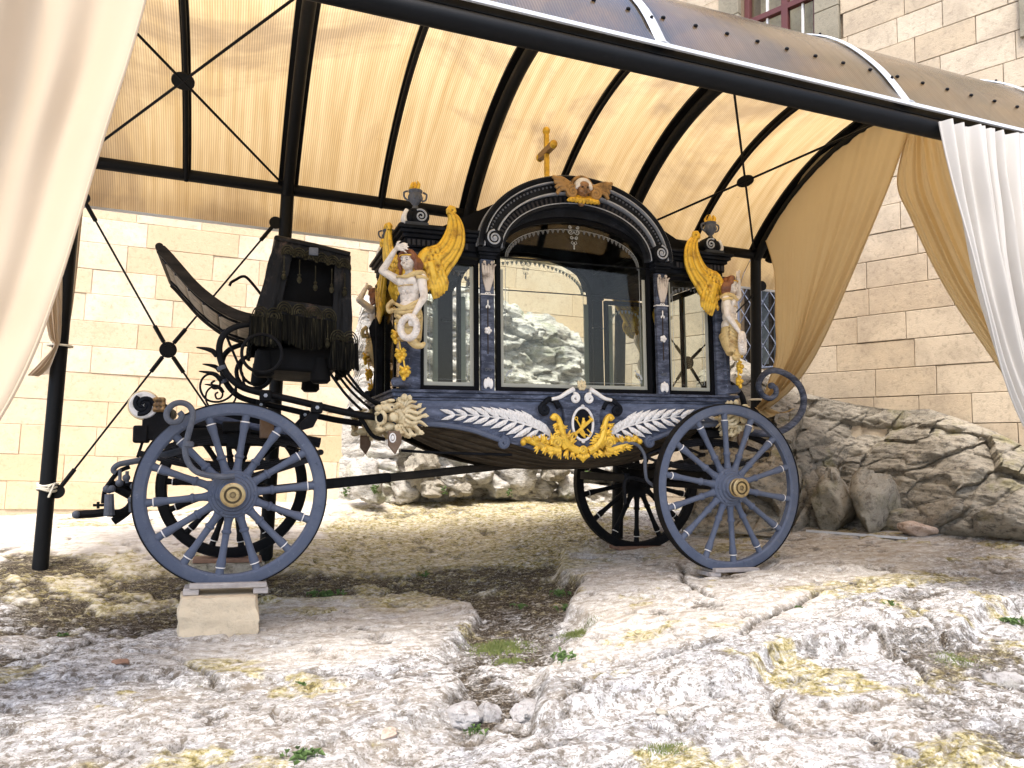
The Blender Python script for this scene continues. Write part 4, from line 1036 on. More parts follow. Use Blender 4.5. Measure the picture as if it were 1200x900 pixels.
for z0, z1, o in ((1.125, 1.142, .012), (1.142, 1.172, .022), (1.172, 1.192, .034)):
    HB(MB().box(-.68-o, 2*XC+.68+o, -.50-o, .50+o, z0+.0015, z1), 'sill_moulding', M_BLUE, bevel=.004)
HB(MB().box(-.66, 2*XC+.66, -.49, .49, 1.09, 1.124), 'floor', M_WOODDK)
# ---------- posts, pilasters, frames, glass
ZS, ZT = 1.192, 2.06
def orn(m, x, y, z, s=1.0):                                   # little carved rosette
    for k in range(5):
        a = 2*PI*k/5; m.ell((x+.009*s*math.cos(a), y, z+.009*s*math.sin(a)), (.007*s, .006*s, .007*s), 8, 5)
    m.ell((x, y-.004, z), .006*s, 8, 5)
def pilaster(x, sg):
    p = HB(MB().box(x-.046, x+.046, min(sg*.50, sg*.535), max(sg*.50, sg*.535), ZS, ZT+.005), 'pilaster', M_BLUE if sg < 0 else M_FRAME, bevel=.003)  # far side in black, the dim inside put into its colour
    yf = sg*.540
    MB().box(x-.0035, x+.0035, min(yf, yf-sg*.006), max(yf, yf-sg*.006), ZS+.24, ZS+.60).build('flute', M_MARK, p)
    m = MB(); m.box(x-.050, x+.050, min(sg*.50, sg*.542), max(sg*.50, sg*.542), ZT-.235, ZT-.228); m.build('band', M_WHITE, p); m = MB(); orn(m, x, yf, ZS+.395, 1.7); m.build('rosette', M_WHITE, p)
    m = MB()                                                  # acanthus leaf at the head
    for k in range(-2, 3):
        m.tube(smoothpts([(x+.004*k, yf, ZT-.21), (x+.014*k, yf+sg*.008, ZT-.13), (x+.019*k, yf+sg*.014, ZT-.05), (x+.024*k, yf+sg*.030, ZT-.035)], 4), [.005+.0055*math.sin(PI*min(1, t*1.1)) for t in np.linspace(.1, 1, 13)], 7)
    for k in (-1, 1): m.ell((x+.026*k, yf+sg*.012, ZT-.02), .012, 8, 6)
    m.remesh('acanthus', M_ORN, p, .0035, 0)
    m = MB(); m.tube(spiral(x-.010, ZS+.70-.06, .012, .003, 0, 1.1, yf, 12), .0035, 6); m.tube([mm for mm in [Vector((2*x-q.x, q.y, q.z)) for q in spiral(x-.010, ZS+.70-.06, .012, .003, 0, 1.1, yf, 12)]], .0035, 6)
    for k in range(3): m.ell((x+(k-1)*.010, yf, ZS+.565-.012*abs(k-1)), (.006, .005, .010), 8, 6)
    m.ell((x, yf, ZS+.585), (.005, .005, .016), 8, 6); m.build('carving', M_WHITE, p)
    m = MB(); m.tube(spiral(x-.012, ZS+.135, .014, .003, 0, 1.2, yf, 14), .004, 6); m.tube([Vector((2*x-q.x, q.y, q.z)) for q in spiral(x-.012, ZS+.135, .014, .003, 0, 1.2, yf, 14)], .004, 6)
    m.build('carving', M_GREYIRON, p)
    m = MB()
    for k in (-1, 0, 1): m.ell((x+.018*k, yf, ZS+.055-.010*abs(k)), (.015, .012, .034), 10, 7)
    m.build('shell', M_WHITE, p)
    c = MB(); c.box(x-.056, x+.056, min(sg*.49, sg*.55), max(sg*.49, sg*.55), ZT+.007, ZT+.028); c.box(x-.066, x+.066, min(sg*.49, sg*.56), max(sg*.49, sg*.56), ZT+.029, ZT+.048); c.box(x-.076, x+.076, min(sg*.49, sg*.575), max(sg*.49, sg*.575), ZT+.049, ZT+.078)
    c.build('capital', M_BLACK, p, bevel=.003)
for sg in (-1, 1):
    for x in (-.078, 2*XC+.078): pilaster(x, sg)
def ell_arch(a, b_, zc, n=40, e=1.0):
    return [(XC+a*math.cos(t), zc+b_*abs(math.sin(t))**e) for t in np.linspace(0, PI, n)]
def pane_outline(x0, x1, z0, z1, inset=0):
    return [(x0+inset, z0+inset), (x1-inset, z0+inset), (x1-inset, z1-inset), (x0+inset, z1-inset)]
def main_outline(inset):
    pts = [(XC-.585+inset, ZS+inset), (XC+.585-inset, ZS+inset)]
    return pts+[(XC+(.585-inset)*math.cos(t), 2.10+(.315-inset)*math.sin(t)**.92 if math.sin(t) > 1e-6 else 2.10) for t in np.linspace(0, PI, 41)]
def ring(out_, in_, y0, y1):
    m = MB(); n = len(out_); vs = [(p[0], y0, p[1]) for p in out_]+[(p[0], y0, p[1]) for p in in_]+[(p[0], y1, p[1]) for p in out_]+[(p[0], y1, p[1]) for p in in_]
    fs = []
    for i in range(n):
        j = (i+1) % n
        fs += [(i, j, n+j, n+i), (2*n+i, 3*n+i, 3*n+j, 2*n+j), (i, 2*n+i, 2*n+j, j), (n+i, n+j, 3*n+j, 3*n+i)]
    return m.add(vs, fs)
def window(outl, sg, beads=None, orns=()):
    y0, y1 = sorted((sg*.462, sg*.498))
    f = HB(ring(outl(0), outl(.030), y0, y1), 'window_frame', M_FRAME, angle=25)
    yg = sg*.470; MB().prism(outl(.028), yg-.002, yg+.002).build('pane', M_GLASS, f, smooth=False)
    yb = sg*.474; b0 = outl(0); x0_, x1_, z0_ = b0[0][0], b0[1][0], b0[0][1]; zt_ = 2.06 if len(b0) == 4 else 2.06; iw = .026 if sg < 0 else .040
    ya, yb2 = min(yb, yb+sg*.002), max(yb, yb+sg*.002)
    for bx_ in ((x0_+.030, x1_-.030, z0_+.030, z0_+.030+iw), (x0_+.030, x0_+.030+iw, z0_+.031+iw, zt_-.04), (x1_-.030-iw, x1_-.030, z0_+.031+iw, zt_-.04)):
        MB().box(bx_[0], bx_[1], ya, yb2, bx_[2], bx_[3]).build('frosted_border', M_FROST, f, smooth=False)
    o2 = outl(.074); MB().tube([(p[0], yb, p[1]) for p in o2], .0018, 5, closed=True).build('etched_line', M_ETCH if sg > 0 else M_ETCH, f)
    m = MB()
    if beads:
        for (x, z) in beads: m.ell((x, yb, z), (.0115, .004, .0115), 8, 5); m.ell((x, yb, z-.012), (.006, .003, .008), 6, 4)
        m.build('etched_beads', M_BEAD if sg > 0 else M_ETCHD, f)['kind'] = 'stuff'
    return f
arch_beads = [(XC+.50*math.cos(t), 2.10+.235*math.sin(t)) for t in np.linspace(.03, PI-.03, 39)]
for sg in (-1, 1):
    f = window(main_outline, sg, arch_beads)
    m = MB(); yb = sg*.478                                    # etched cartouche hanging from the crown of the arch
    for s in (1, -1):
        for cx_, cz_, r_ in ((.026, 2.325, .022), (.018, 2.285, .014), (.030, 2.36, .014)):
            q = spiral(XC+cx_, cz_, r_, .004, PI if s else 0, 1.3, yb, 16); q = [Vector((XC+s*(p.x-XC), p.y, p.z)) for p in q]; m.tube(q, .0026, 5)
        m.tube([(XC+s*.012, yb, 2.26), (XC+s*.022, yb, 2.245), (XC+s*.006, yb, 2.235)], .0025, 5)
    for z_ in (2.245, 2.225, 2.208): m.ell((XC, yb, z_), (.006, .003, .009), 6, 5)
    m.build('etched_cartouche', M_ETCH, f)
    m = MB()                                                  # etched sprays in the lower corners
    for s in (1, -1):
        for k in range(6):
            a = .2+k*.25; m.ell((XC+s*(.47+.04*math.cos(a)), yb, ZS+.10+.045*math.sin(a)), (.010, .003, .007), 6, 4); m.ell((XC+s*(.50-.02*k*.4), yb, ZS+.085+.016*k), (.006, .003, .006), 6, 4)
    m.build('etched_spray', M_ETCH, f)
    for x0, x1 in ((-.528, -.128), (2*XC+.128, 2*XC+.528)):
        cxm = (x0+x1)/2
        bd = [(cxm+.14*math.cos(t), ZT-.16+.08*math.sin(t)) for t in np.linspace(.1, PI-.1, 13)]
        window(lambda i, x0=x0, x1=x1: pane_outline(x0, x1, ZS, ZT, i), sg, bd)
def endwin(x, s):
    q = empty('end_window', parent=hz)
    xa, xb = sorted((x, x+.03*s))
    for a, b_, c_, d_ in ((-.47, -.43, ZS, ZT), (.43, .47, ZS, ZT), (-.43, .43, ZS, ZS+.04), (-.43, .43, ZT-.04, ZT), (-.02, .02, ZS+.04, ZT-.04)):
        MB().box(xa, xb, a, b_, c_, d_).build('frame_bar', M_FRAME, q, bevel=.003)
    for a, b_ in ((-.43, -.02), (.02, .43)):
        MB().box(x+.010*s, x+.013*s, a, b_, ZS+.04, ZT-.04).build('pane', M_GLASS, q)
        for c_ in ((a, a+.02), (b_-.02, b_)): MB().box(x+.016*s, x+.018*s, c_[0]+.001, c_[1]-.001, ZS+.042, ZT-.042).build('frosted_border', M_FROST, q)
endwin(-.60, 1); endwin(2*XC+.60, -1)
# corner posts with a scrolled foot
for sx in (-1, 1):
    for sg in (-1, 1):
        x = XC+sx*1.165
        p = HB(MB().box(x-.058, x+.058, min(sg*.44, sg*.535), max(sg*.44, sg*.535), ZS+.001, ZT+.02), 'corner_post', M_BLUE if sg < 0 else M_BLACK, bevel=.01)  # far posts coloured black to darken the inside behind the glass
        m = MB(); yy = sg*.555; xx = x+sx*.055
        out = Vector((sx, sg, 0)).normalized()
        pr = [(.0, ZS+.01), (.075, ZS+.012), (.080, ZS+.05), (.030, ZS+.09), (.022, ZS+.26), (.040, ZS+.42), (.075, ZS+.55), (.03, ZS+.62), (0, ZS+.62)]
        base = Vector((x+sx*.025, sg*.505, 0)); side = Vector((-out.y, out.x, 0)); n = len(pr)
        vs = [base+out*o-side*.038+Vector((0, 0, z)) for o, z in pr]+[base+out*o+side*.038+Vector((0, 0, z)) for o, z in pr]
        m.add(vs, [tuple(range(n)), tuple(range(2*n-1, n-1, -1))]+[(i, i+n, (i+1) % n+n, (i+1) % n) for i in range(n)])
        m.build('console', M_BLUE if sg < 0 else M_BLACK, p, bevel=.006, smooth=True)
        c = base+out*.075+Vector((0, 0, ZS+.042)); MB().tube([c-side*.048, c+side*.048], .030, 14).build('console_scroll', M_BLUE if sg < 0 else M_BLACK, p)
# ---------- entablature, roof
for sx in (-1, 1):
    def bxx(xa, xb, *a):
        xs_ = sorted((XC+sx*xa, XC+sx*xb)); return MB().box(xs_[0], xs_[1], *a)
    e = HB(bxx(.690, 1.205, -.50, .50, 2.082, 2.112), 'architrave', M_BLACK, bevel=.004)
    e = HB(bxx(.691, 1.21, -.52, .52, 2.1135, 2.170), 'frieze', M_BLACK, bevel=.003)
    for sg in (-1, 1):
        for k in range(13):
            xx = XC+sx*(.80+.032*k); MB().box(xx-.010, xx+.010, min(sg*.52, sg*.532), max(sg*.52, sg*.532), 2.122, 2.160).build('dentil', M_IRON, e)
    for k in range(20):
        yy = -.47+.0495*k; xx = XC+sx*1.21; MB().box(min(xx, xx+sx*.012), max(xx, xx+sx*.012), yy-.010, yy+.010, 2.122, 2.160).build('dentil', M_IRON, e)
    HB(bxx(.692, 1.225, -.54, .54, 2.172, 2.197), 'cornice', M_BLACK, bevel=.005)
    HB(bxx(.693, 1.245, -.56, .56, 2.1985, 2.222), 'cornice', M_BLACK, bevel=.006)
    HB(bxx(.694, 1.26, -.575, .575, 2.2235, 2.245), 'cornice', M_BLACK, bevel=.005)
    HB(bxx(.60, 1.24, -.50, .50, 2.2465, 2.275), 'flat_roof', M_FRAME, bevel=.005)
for sg in (-1, 1):                                            # arched panel above the main window
    o_ = [(XC+.715*math.cos(t), 2.10+.585*math.sin(t)) for t in np.linspace(0, PI, 49)]; i_ = [(XC+.590*math.cos(t), 2.10+.320*math.sin(t)) for t in np.linspace(0, PI, 49)]
    y0, y1 = sorted((sg*.468, sg*.512)); HB(ring(o_, i_, y0, y1), 'arch_panel', M_BLACK, angle=25)
    def band(a, b_, prof, name, mat):
        path = [(XC-a*math.cos(t), 2.135+b_*math.sin(t)) for t in np.linspace(.02, PI-.02, 73)]
        return HB(MB().sweep([(o, sg*y) for o, y in prof], path), name, mat, angle=30)
    band(.715, .54, [(-.016, .50), (.016, .50), (.020, .575), (.006, .590), (-.016, .580)], 'arch_moulding', M_BLACK)
    band(.690, .515, [(-.003, .50), (.003, .50), (.003, .585), (-.003, .585)], 'arch_fillet', M_LINE)
    band(.731, .556, [(-.003, .50), (.003, .50), (.003, .577), (-.003, .577)], 'arch_fillet', M_LINE)
    band(.655, .475, [(-.030, .50), (.030, .50), (.030, .556), (-.030, .556)], 'arch_moulding', M_BLACK)
    band(.617, .438, [(-.005, .50), (.005, .50), (.005, .574), (-.005, .574)], 'arch_fillet', M_LINE)
    band(.586, .395, [(-.026, .50), (.026, .50), (.026, .540), (-.026, .540)], 'arch_moulding', M_BLACK)
    band(.553, .350, [(-.012, .50), (.012, .50), (.014, .562), (-.008, .562)], 'arch_fillet', M_BLACK)
    band(.566, .366, [(-.003, .50), (.003, .50), (.003, .566), (-.003, .566)], 'arch_fillet', M_LINE)
    ds = empty('arch_carving', parent=hz)
    for k in range(62):
        t = .10+(PI-.20)*k/61
        MB().ell((XC-.665*math.cos(t), sg*.560, 2.135+.487*math.sin(t)), (.0085, .008, .0085), 6, 4).build('bead', M_GREYIRON, ds)
    dm = None
    for k in range(46):
        t = .14+(PI-.28)*k/45; tx, tz = .586*math.sin(t), .395*math.cos(t); a = math.atan2(tz, tx)
        if dm is None: dm = MB().box(-.0075, .0075, -.006, .006, -.021, .021).mesh('dentil', False); dm.materials.append(M_IRON)
        inst('dentil', dm, ds, (XC-.586*math.cos(t), sg*.545, 2.135+.395*math.sin(t)), (0, -a, 0))
    for s in (-1, 1):
        cx_ = XC+s*.628; cz_ = 2.195; v = HB(MB().lathe([(.060, -.04), (.064, -.03), (.064, .03), (.060, .04)], 28, (cx_, sg*.560, cz_), (0, 1, 0)), 'volute', M_BLACK)
        q = spiral(XC+.628, cz_, .054, .006, PI*.5, -2.1, sg*.602, 44)
        if s < 0: q = [mxp(p) for p in q]
        MB().tube(q, .0062, 7).build('volute_line', M_LINE, v); MB().ell((cx_, sg*.602, cz_), (.012, .008, .012), 10, 6).build('volute_eye', M_LINE, v)
vault = MB().grid(lambda u, v: (XC+.70*math.cos(PI*u), -.50+1.0*v, 2.16+.50*math.sin(PI*u)), 49, 3)
HB(vault, 'roof_vault', M_FRAME, solid=.02)
for sx in (-1, 1):
    HB(MB().prism(sorted([(XC+sx*.60, 2.46), (XC+sx*.95, 2.276), (XC+sx*.60, 2.276)], key=lambda p: 0), -.49, .49), 'roof_shoulder', M_FRAME)
cr = HB(MB().box(XC-.017, XC+.017, -.018, .018, 2.665, 3.25), 'roof_cross', M_GOLD, bevel=.004)
MB().box(XC-.022, XC+.022, -.13, .13, 3.07, 3.12).build('cross_arm', M_OLDGOLD, cr, bevel=.004)
for c_ in ((XC, 0, 3.255), (XC, -.14, 3.095), (XC, .14, 3.095)):
    MB().ell(c_, (.03, .032, .034), 12, 8).build('cross_knob', M_GOLD, cr)
MB().lathe([(.07, 2.66), (.06, 2.69), (.035, 2.70)], 16, (XC, 0, 0)).build('cross_foot', M_BLACK, cr)
# ---------- finials
for sx in (-1, 1):
    for sg in (-1, 1):
        o = Vector((XC+sx*1.13, sg*.47, 2.247)); fn_ = empty('finial', o, parent=hz)
        fn_.rotation_euler = (0, 0, 0 if sx < 0 else PI)
        m = MB().box(-.075, .075, -.06, .06, 0, .03); m.lathe([(.05, -.045), (.058, -.04), (.058, .04), (.05, .045)], 22, (.028, 0, .075), (0, 1, 0)); m.ell((-.035, 0, .07), (.04, .05, .05)); m.ell((-.01, 0, .115), (.035, .04, .02))
        m.build('volute_block', M_BLACK, fn_)
        for yy in (-.047, .047): MB().tube(spiral(.028, .075, .046, .006, PI*.7, -1.8, yy, 30), .006, 6).build('volute_line', M_LINE, fn_)
        m = MB()
        for k in range(-1, 2): m.tube(smoothpts([(-.06, .025*k-.0, .01), (-.078, .028*k, .06), (-.06, .02*k, .115)], 4), [.014]*9, 7)
        m.build('leaf', M_WHITE, fn_)
        m = MB().lathe([(.030, .125), (.020, .140), (.016, .155), (.024, .165), (.040, .185), (.047, .215), (.040, .235), (.046, .245), (.046, .255), (.03, .258)], 20)
        for s in (-1, 1): m.tube(smoothpts([(s*.044, 0, .185), (s*.070, 0, .20), (s*.075, 0, .235), (s*.05, 0, .247)], 4), .0065, 6)
        for k in range(10):
            a = 2*PI*k/10; m.ell((.042*math.cos(a), .042*math.sin(a), .205), (.009, .009, .018), 6, 5)
        m.build('urn', M_GREYIRON, fn_)
        m = MB(); rr = random.Random(5+sx+sg*3)
        for k in range(9):
            a = 2*PI*k/9; r_ = .020*(k % 2+.4); h = .05+.03*rr.random()
            m.tube(smoothpts([(r_*math.cos(a), r_*math.sin(a), .25), (r_*1.4*math.cos(a+.3), r_*1.4*math.sin(a+.3), .25+h*.5), (r_*.6*math.cos(a), r_*.6*math.sin(a), .25+h)], 3), [.012, .012, .012, .010, .007, .005, .002], 7)
        m.remesh('flame', M_GOLD, fn_, .005, 1)
# ---------- palm fronds on the skirt
lm = MB()
lv = [(0, 0, 0), (.25, -.004, .10), (.6, -.006, .11), (1, 0, 0), (.6, -.006, -.07), (.25, -.004, -.07)]
lm.add(lv+[(.5, -.016, .02)]+[(x, .006, z) for x, y, z in lv], [(0, 1, 6), (1, 2, 6), (2, 3, 6), (3, 4, 6), (4, 5, 6), (5, 0, 6)]+[(i, i+7, (i+1) % 6+7, (i+1) % 6) for i in range(6)])
leafm = lm.mesh('leaflet', False); leafm.materials.append(M_WHITE)
for side in (0, 1):
    stem = [H(x, y, 4.765) for x, y in [(648,513),(632,503),(612,496),(588,490),(560,487),(528,486)]] if not side else [H(x, y, 4.765) for x, y in [(713,513),(728,503),(748,496),(772,491),(800,488),(836,487)]]
    for p in stem: p.y = -.512
    sp = smoothpts(stem, 6)
    fr = HB(MB().tube(sp, [.009-.006*i/(len(sp)-1) for i in range(len(sp))], 7), 'palm_frond', M_WHITE)
    sgn = -1 if not side else 1
    for k in range(12):
        f = .03+.92*k/11; p = interp(sp, f); L = (.150-.06*f) if f < .85 else .085
        for up in (1, -1):
            if up == 1: ang = math.radians(52-36*f); LL = L*(1.30 if f > .12 else 1.0)
            else: ang = math.radians(-32+14*f); LL = L*(1.20 if f > .1 else .7)
            if up == -1 and p.z-.045 < .93-.02: LL *= .8
            d = math.pi-ang if sgn < 0 else ang
            zlim = 1.118-p.z
            if up == 1 and LL*math.sin(ang) > zlim: LL = zlim/math.sin(ang)
            o = inst('leaflet', leafm, fr, (p.x, -.513-.002*(k % 2), p.z), (0, -d, 0), (LL, 1, LL*1.25*(1 if (sgn > 0) == (up > 0) else -1)))
# ---------- crest
def hp(x, y, Y=4.745):
    p = H(x, y, Y); return p
def flatY(pts, y): return [Vector((p.x, y, p.z)) for p in pts]
out_px = [(651,467),(660,461),(670,457),(681,455),(692,457),(702,461),(711,467),(706,474),(702,481),(701,490),(703,502),(700,512),(693,522),(681,531),(669,522),(661,512),(658,502),(660,490),(659,481),(655,474)]
sh = [H(x, y, 4.76) for x, y in out_px]
shield = HB(MB().prism([(p.x, p.z) for p in sh], -.548, -.50), 'crest_shield', M_BLUE, bevel=.008)
def both(m, pts, r, y, n=8, cx=681, sym=True):
    """tube through photo points, mirrored about the crest axis"""
    P = flatY([H(x, yy, 4.75) for x, yy in pts], y); P = smoothpts(P, 4)
    if isinstance(r, tuple): R_ = [r[0]+(r[1]-r[0])*i/(len(P)-1) for i in range(len(P))]
    else: R_ = r
    m.tube(P, R_, n)
    if sym:
        m.tube([Vector((2*AXC-p.x, p.y, p.z)) for p in P], R_, n)
AXC = H(681, 498, 4.75).x
m = MB(); both(m, [(645,468),(654,466),(662,461),(671,456)], (.011, .017), -.552, sym=False)
sc = H(672, 467, 4.75)
q = spiral(sc.x, sc.z, .034, .008, PI*.6, -1.4, -.556, 22); m.tube(q, .0125, 8)
m.build('white_scroll', M_WHITE, shield); m2_ = MB(); m2_.f = list(m.f); m2_.v = [(2*AXC-v[0], v[1], v[2]) for v in m.v]; m2_.build('white_scroll', M_WHITE, shield)
m = MB(); c = H(680, 453, 4.75)
for k in range(6):
    a = 2*PI*k/6; m.ell((c.x+.020*math.cos(a), -.556, c.z+.018*math.sin(a)), (.015, .014, .013), 8, 6)
for k in (-1, 0, 1): m.ell((c.x+.022*k, -.552, c.z+.030-.007*abs(k)), (.010, .010, .016), 8, 6)
m.ell((c.x, -.568, c.z), .010, 8, 6); m.build('rosette', M_CREAM, shield)
m = MB(); both(m, [(655,478),(650,470),(643,468),(638,472)], (.022, .018), -.535, sym=False)
sc = H(638, 480, 4.75); q = spiral(sc.x, sc.z, .040, .010, PI*.5, 1.3, -.535, 22); m.tube(q, .017, 8); m.ell((sc.x, -.535, sc.z), .017, 8, 6)
m.build('dark_scroll', M_BLACK, shield); m2_ = MB(); m2_.f = list(m.f); m2_.v = [(2*AXC-v[0], v[1], v[2]) for v in m.v]; m2_.build('dark_scroll', M_BLACK, shield)
ov = H(681, 497, 4.75); oa, ob = .072, .105
HBo = MB().lathe([(1, 0), (1, .010)], 40, (0, 0, 0), (0, 1, 0)); HBo.v = [(ov.x+v[0]*oa, -.556+v[1], ov.z+v[2]*ob) for v in HBo.v]
HBo.build('medallion', M_BLACK, shield)
MB().tube([(ov.x+oa*1.05*math.cos(a), -.558, ov.z+ob*1.05*math.sin(a)) for a in np.linspace(0, 2*PI, 41)[:-1]], .0095, 8, closed=True).build('medallion_rim', M_WHITE, shield)
m = MB(); m.ell((ov.x, -.560, ov.z+ob*1.14), (.014, .01, .012)); m.ell((ov.x, -.560, ov.z-ob*1.14), (.014, .01, .012)); m.build('rim_knob', M_WHITE, shield)
def o2(x, y): return H(x, y, 4.74)
m = MB(); E2 = lambda l, r: m.tube(flatY([o2(*p) for p in l], -.566), r, 7)
E2([(674,492),(684,510)], .0058); E2([(672,509),(681,501),(692,491)], .0115); E2([(674,511),(670,507)], .010)      # key crossed with a torch
m.tube(flatY([Vector((o2(673.5, 490.5).x+.010*math.cos(a), 0, o2(673.5, 490.5).z+.010*math.sin(a))) for a in np.linspace(0, 2*PI, 15)[:-1]], -.566), .0034, 6, closed=True)
E2([(682,490),(681,497),(679,505),(683,512)], .009); E2([(686,503),(691,508),(689,512),(685,509)], .005); m.ell((o2(682, 496).x, -.568, o2(682, 496).z), (.016, .010, .022))
E2([(676,505),(680,510),(684,513)], .005); E2([(688,488),(693,494)], .006)
m.build('emblem', M_GOLD, shield)
# gilded acanthus round the shield
m = MB()
both(m, [(644,491),(648,487),(653,492),(656,503),(660,515),(667,524),(676,529)], (.014, .032), -.556)
both(m, [(652,495),(655,506),(656,516),(662,525)], (.018, .030), -.545)
both(m, [(613,522),(612,517),(619,516),(632,522),(643,527),(655,529)], (.015, .034), -.545)
both(m, [(622,516),(634,516),(644,520)], (.010, .022), -.535)
for px_, py_, r_ in ((648,490,.020),(612,518,.020),(652,518,.0),(644,519,.0),(658,500,.016)):
    if r_:
        p = o2(px_, py_); m.ell((p.x, -.558, p.z), r_); m.ell((2*AXC-p.x, -.558, p.z), r_)
for px_, py_, r0, t0, tn in ((651,519,.040,PI*1.1,-1.7),):
    p = o2(px_, py_); q = spiral(p.x, p.z, r0, .008, t0, tn, -.562, 26); m.tube(q, .013, 8); m.tube([Vector((2*AXC-v.x, v.y, v.z)) for v in q], .013, 8); m.ell((p.x, -.550, p.z), (.04, .02, .04)); m.ell((2*AXC-p.x, -.550, p.z), (.04, .02, .04))
# leaf tongues
for bx, by, tx, ty, w in [(620,519,617,512,.010),(627,520,627,512,.012),(634,521,637,512,.013),(640,523,634,529,.013),(632,523,625,527,.010),(648,528,642,533,.011),(656,529,652,535,.012),(664,528,660,535,.012),(657,508,649,507,.012),(660,514,668,510,.012),(664,520,672,515,.012),(655,500,661,503,.010),(653,497,647,500,.010),(671,528,668,536,.011),(644,519,648,511,.012),(660,520,655,512,.012)]:
    a = o2(bx, by); b_ = o2(tx, ty)
    for s in (0, 1):
        A = Vector((a.x if not s else 2*AXC-a.x, -.552, a.z)); B = Vector((b_.x if not s else 2*AXC-b_.x, -.566, b_.z)); D_ = B-A; Nn = Vector((-D_.z, 0, D_.x))
        for q_ in (-1, 0, 1): m.tube([A, A+D_*.6+Nn*.20*q_+Vector((0, -.012 if q_ == 0 else -.004, 0)), A+D_*(1.25-.12*abs(q_))+Nn*(.42*q_+.22)], [w*1.0, w*.85, w*.32], 8)
p = o2(681, 529); m.ell((p.x, -.556, p.z), (.045, .03, .030)); q = spiral(p.x-.006, p.z+.008, .030, .005, 0, 1.6, -.580, 20); m.tube(q, .009, 7)
for k in range(-2, 3):
    m.tube([(p.x+.016*k, -.560, p.z-.012), (p.x+.020*k, -.572, p.z-.045+.006*abs(k)), (p.x+.009*k, -.566, p.z-.075+.012*abs(k))], [.012, .014, .005], 7)
m.remesh('gilded_acanthus', M_GOLD, shield, .0032, 0)
# ---------- cherub head above the arch
ch = empty('cherub_ornament', parent=hz); cc = H(681, 224, 4.70); cy = -.60
m = MB(); m.ell((cc.x, cy, cc.z), (.050, .050, .062), 18, 12); m.ell((cc.x, cy-.042, cc.z-.034), (.020, .014, .013)); m.ell((cc.x, cy-.052, cc.z-.010), (.009, .014, .016))
for s in (-1, 1):
    m.ell((cc.x+s*.024, cy-.036, cc.z-.016), (.020, .016, .018)); m.ell((cc.x+s*.019, cy-.045, cc.z+.016), (.013, .007, .004))
m.ell((cc.x, cy-.050, cc.z-.034), (.014, .008, .004)); m.ell((cc.x, cy-.030, cc.z+.030), (.038, .022, .022)); m.ell((cc.x, cy+.02, cc.z-.07), (.03, .03, .04))
m.remesh('face', M_BRONZE, ch, .0035, 1)
m = MB()
for s in (-1, 1): m.ell((cc.x+s*.019, cy-.049, cc.z+.006), (.009, .004, .0045), 8, 5)
m.tube([(cc.x-.012, cy-.055, cc.z-.031), (cc.x, cy-.060, cc.z-.033), (cc.x+.012, cy-.055, cc.z-.031)], .0022, 5); m.build('eyes_and_mouth', M_MARK, ch)
m = MB()
for k in range(15):
    a = PI*(.0+k/14.); m.ell((cc.x+.054*math.cos(a), cy-.012, cc.z+.010+.058*math.sin(a)), (.017, .026, .015))
    m.tube(spiral(cc.x+.040*math.cos(a), cc.z+.022+.040*math.sin(a), .012, .003, a, 1.2, cy-.034, 10), .0045, 6)
m.remesh('hair', M_WHITE, ch, .0035, 0)
m = MB().tube([(cc.x+.078*math.cos(a), cy+.01, cc.z+.016+.080*math.sin(a)) for a in np.linspace(-.1, PI+.1, 25)], .013, 8); m.build('halo_band', M_OLDGOLD, ch)
m = MB(); gz_ = cc.z-.082                                       # gilded collar under the chin
for k in range(-4, 5): m.tube([(cc.x+.012*k, cy, cc.z-.05), (cc.x+.026*k, cy-.025, cc.z-.075-.002*abs(k)), (cc.x+.030*k, cy-.01, cc.z-.10+.003*abs(k))], [.016, .018, .010], 7)
m.remesh('collar', M_GOLD, ch, .0045, 1)
for s in (-1, 1):
    m = MB(); w = Vector((cc.x+s*.088, cy-.01, cc.z-.028)); q = spiral(cc.x+.088, cc.z-.028, .046, .008, PI*.65, -1.8, cy-.028, 30)
    if s < 0: q = [Vector((2*cc.x-v.x, v.y, v.z)) for v in q]
    m.tube(q, .0115, 8); m.ell(w, (.045, .025, .045))
    for k in range(4):
        m.tube(smoothpts([(cc.x+s*.075, cy, cc.z+.015+.004*k), (cc.x+s*(.12+.012*k), cy-.02, cc.z+.030+.008*k-.02*(3-k)*.6), (cc.x+s*(.165+.012*k), cy-.015, cc.z+.018+.013*k-.010*(3-k)), (cc.x+s*(.195+.010*k), cy-.005, cc.z+.012+.020*k-.02*(3-k))], 4), [.012+.006*math.sin(PI*t) for t in np.linspace(.1, .95, 13)], 7)
    m.remesh('wing', M_OLDGOLD, ch, .0042, 1)
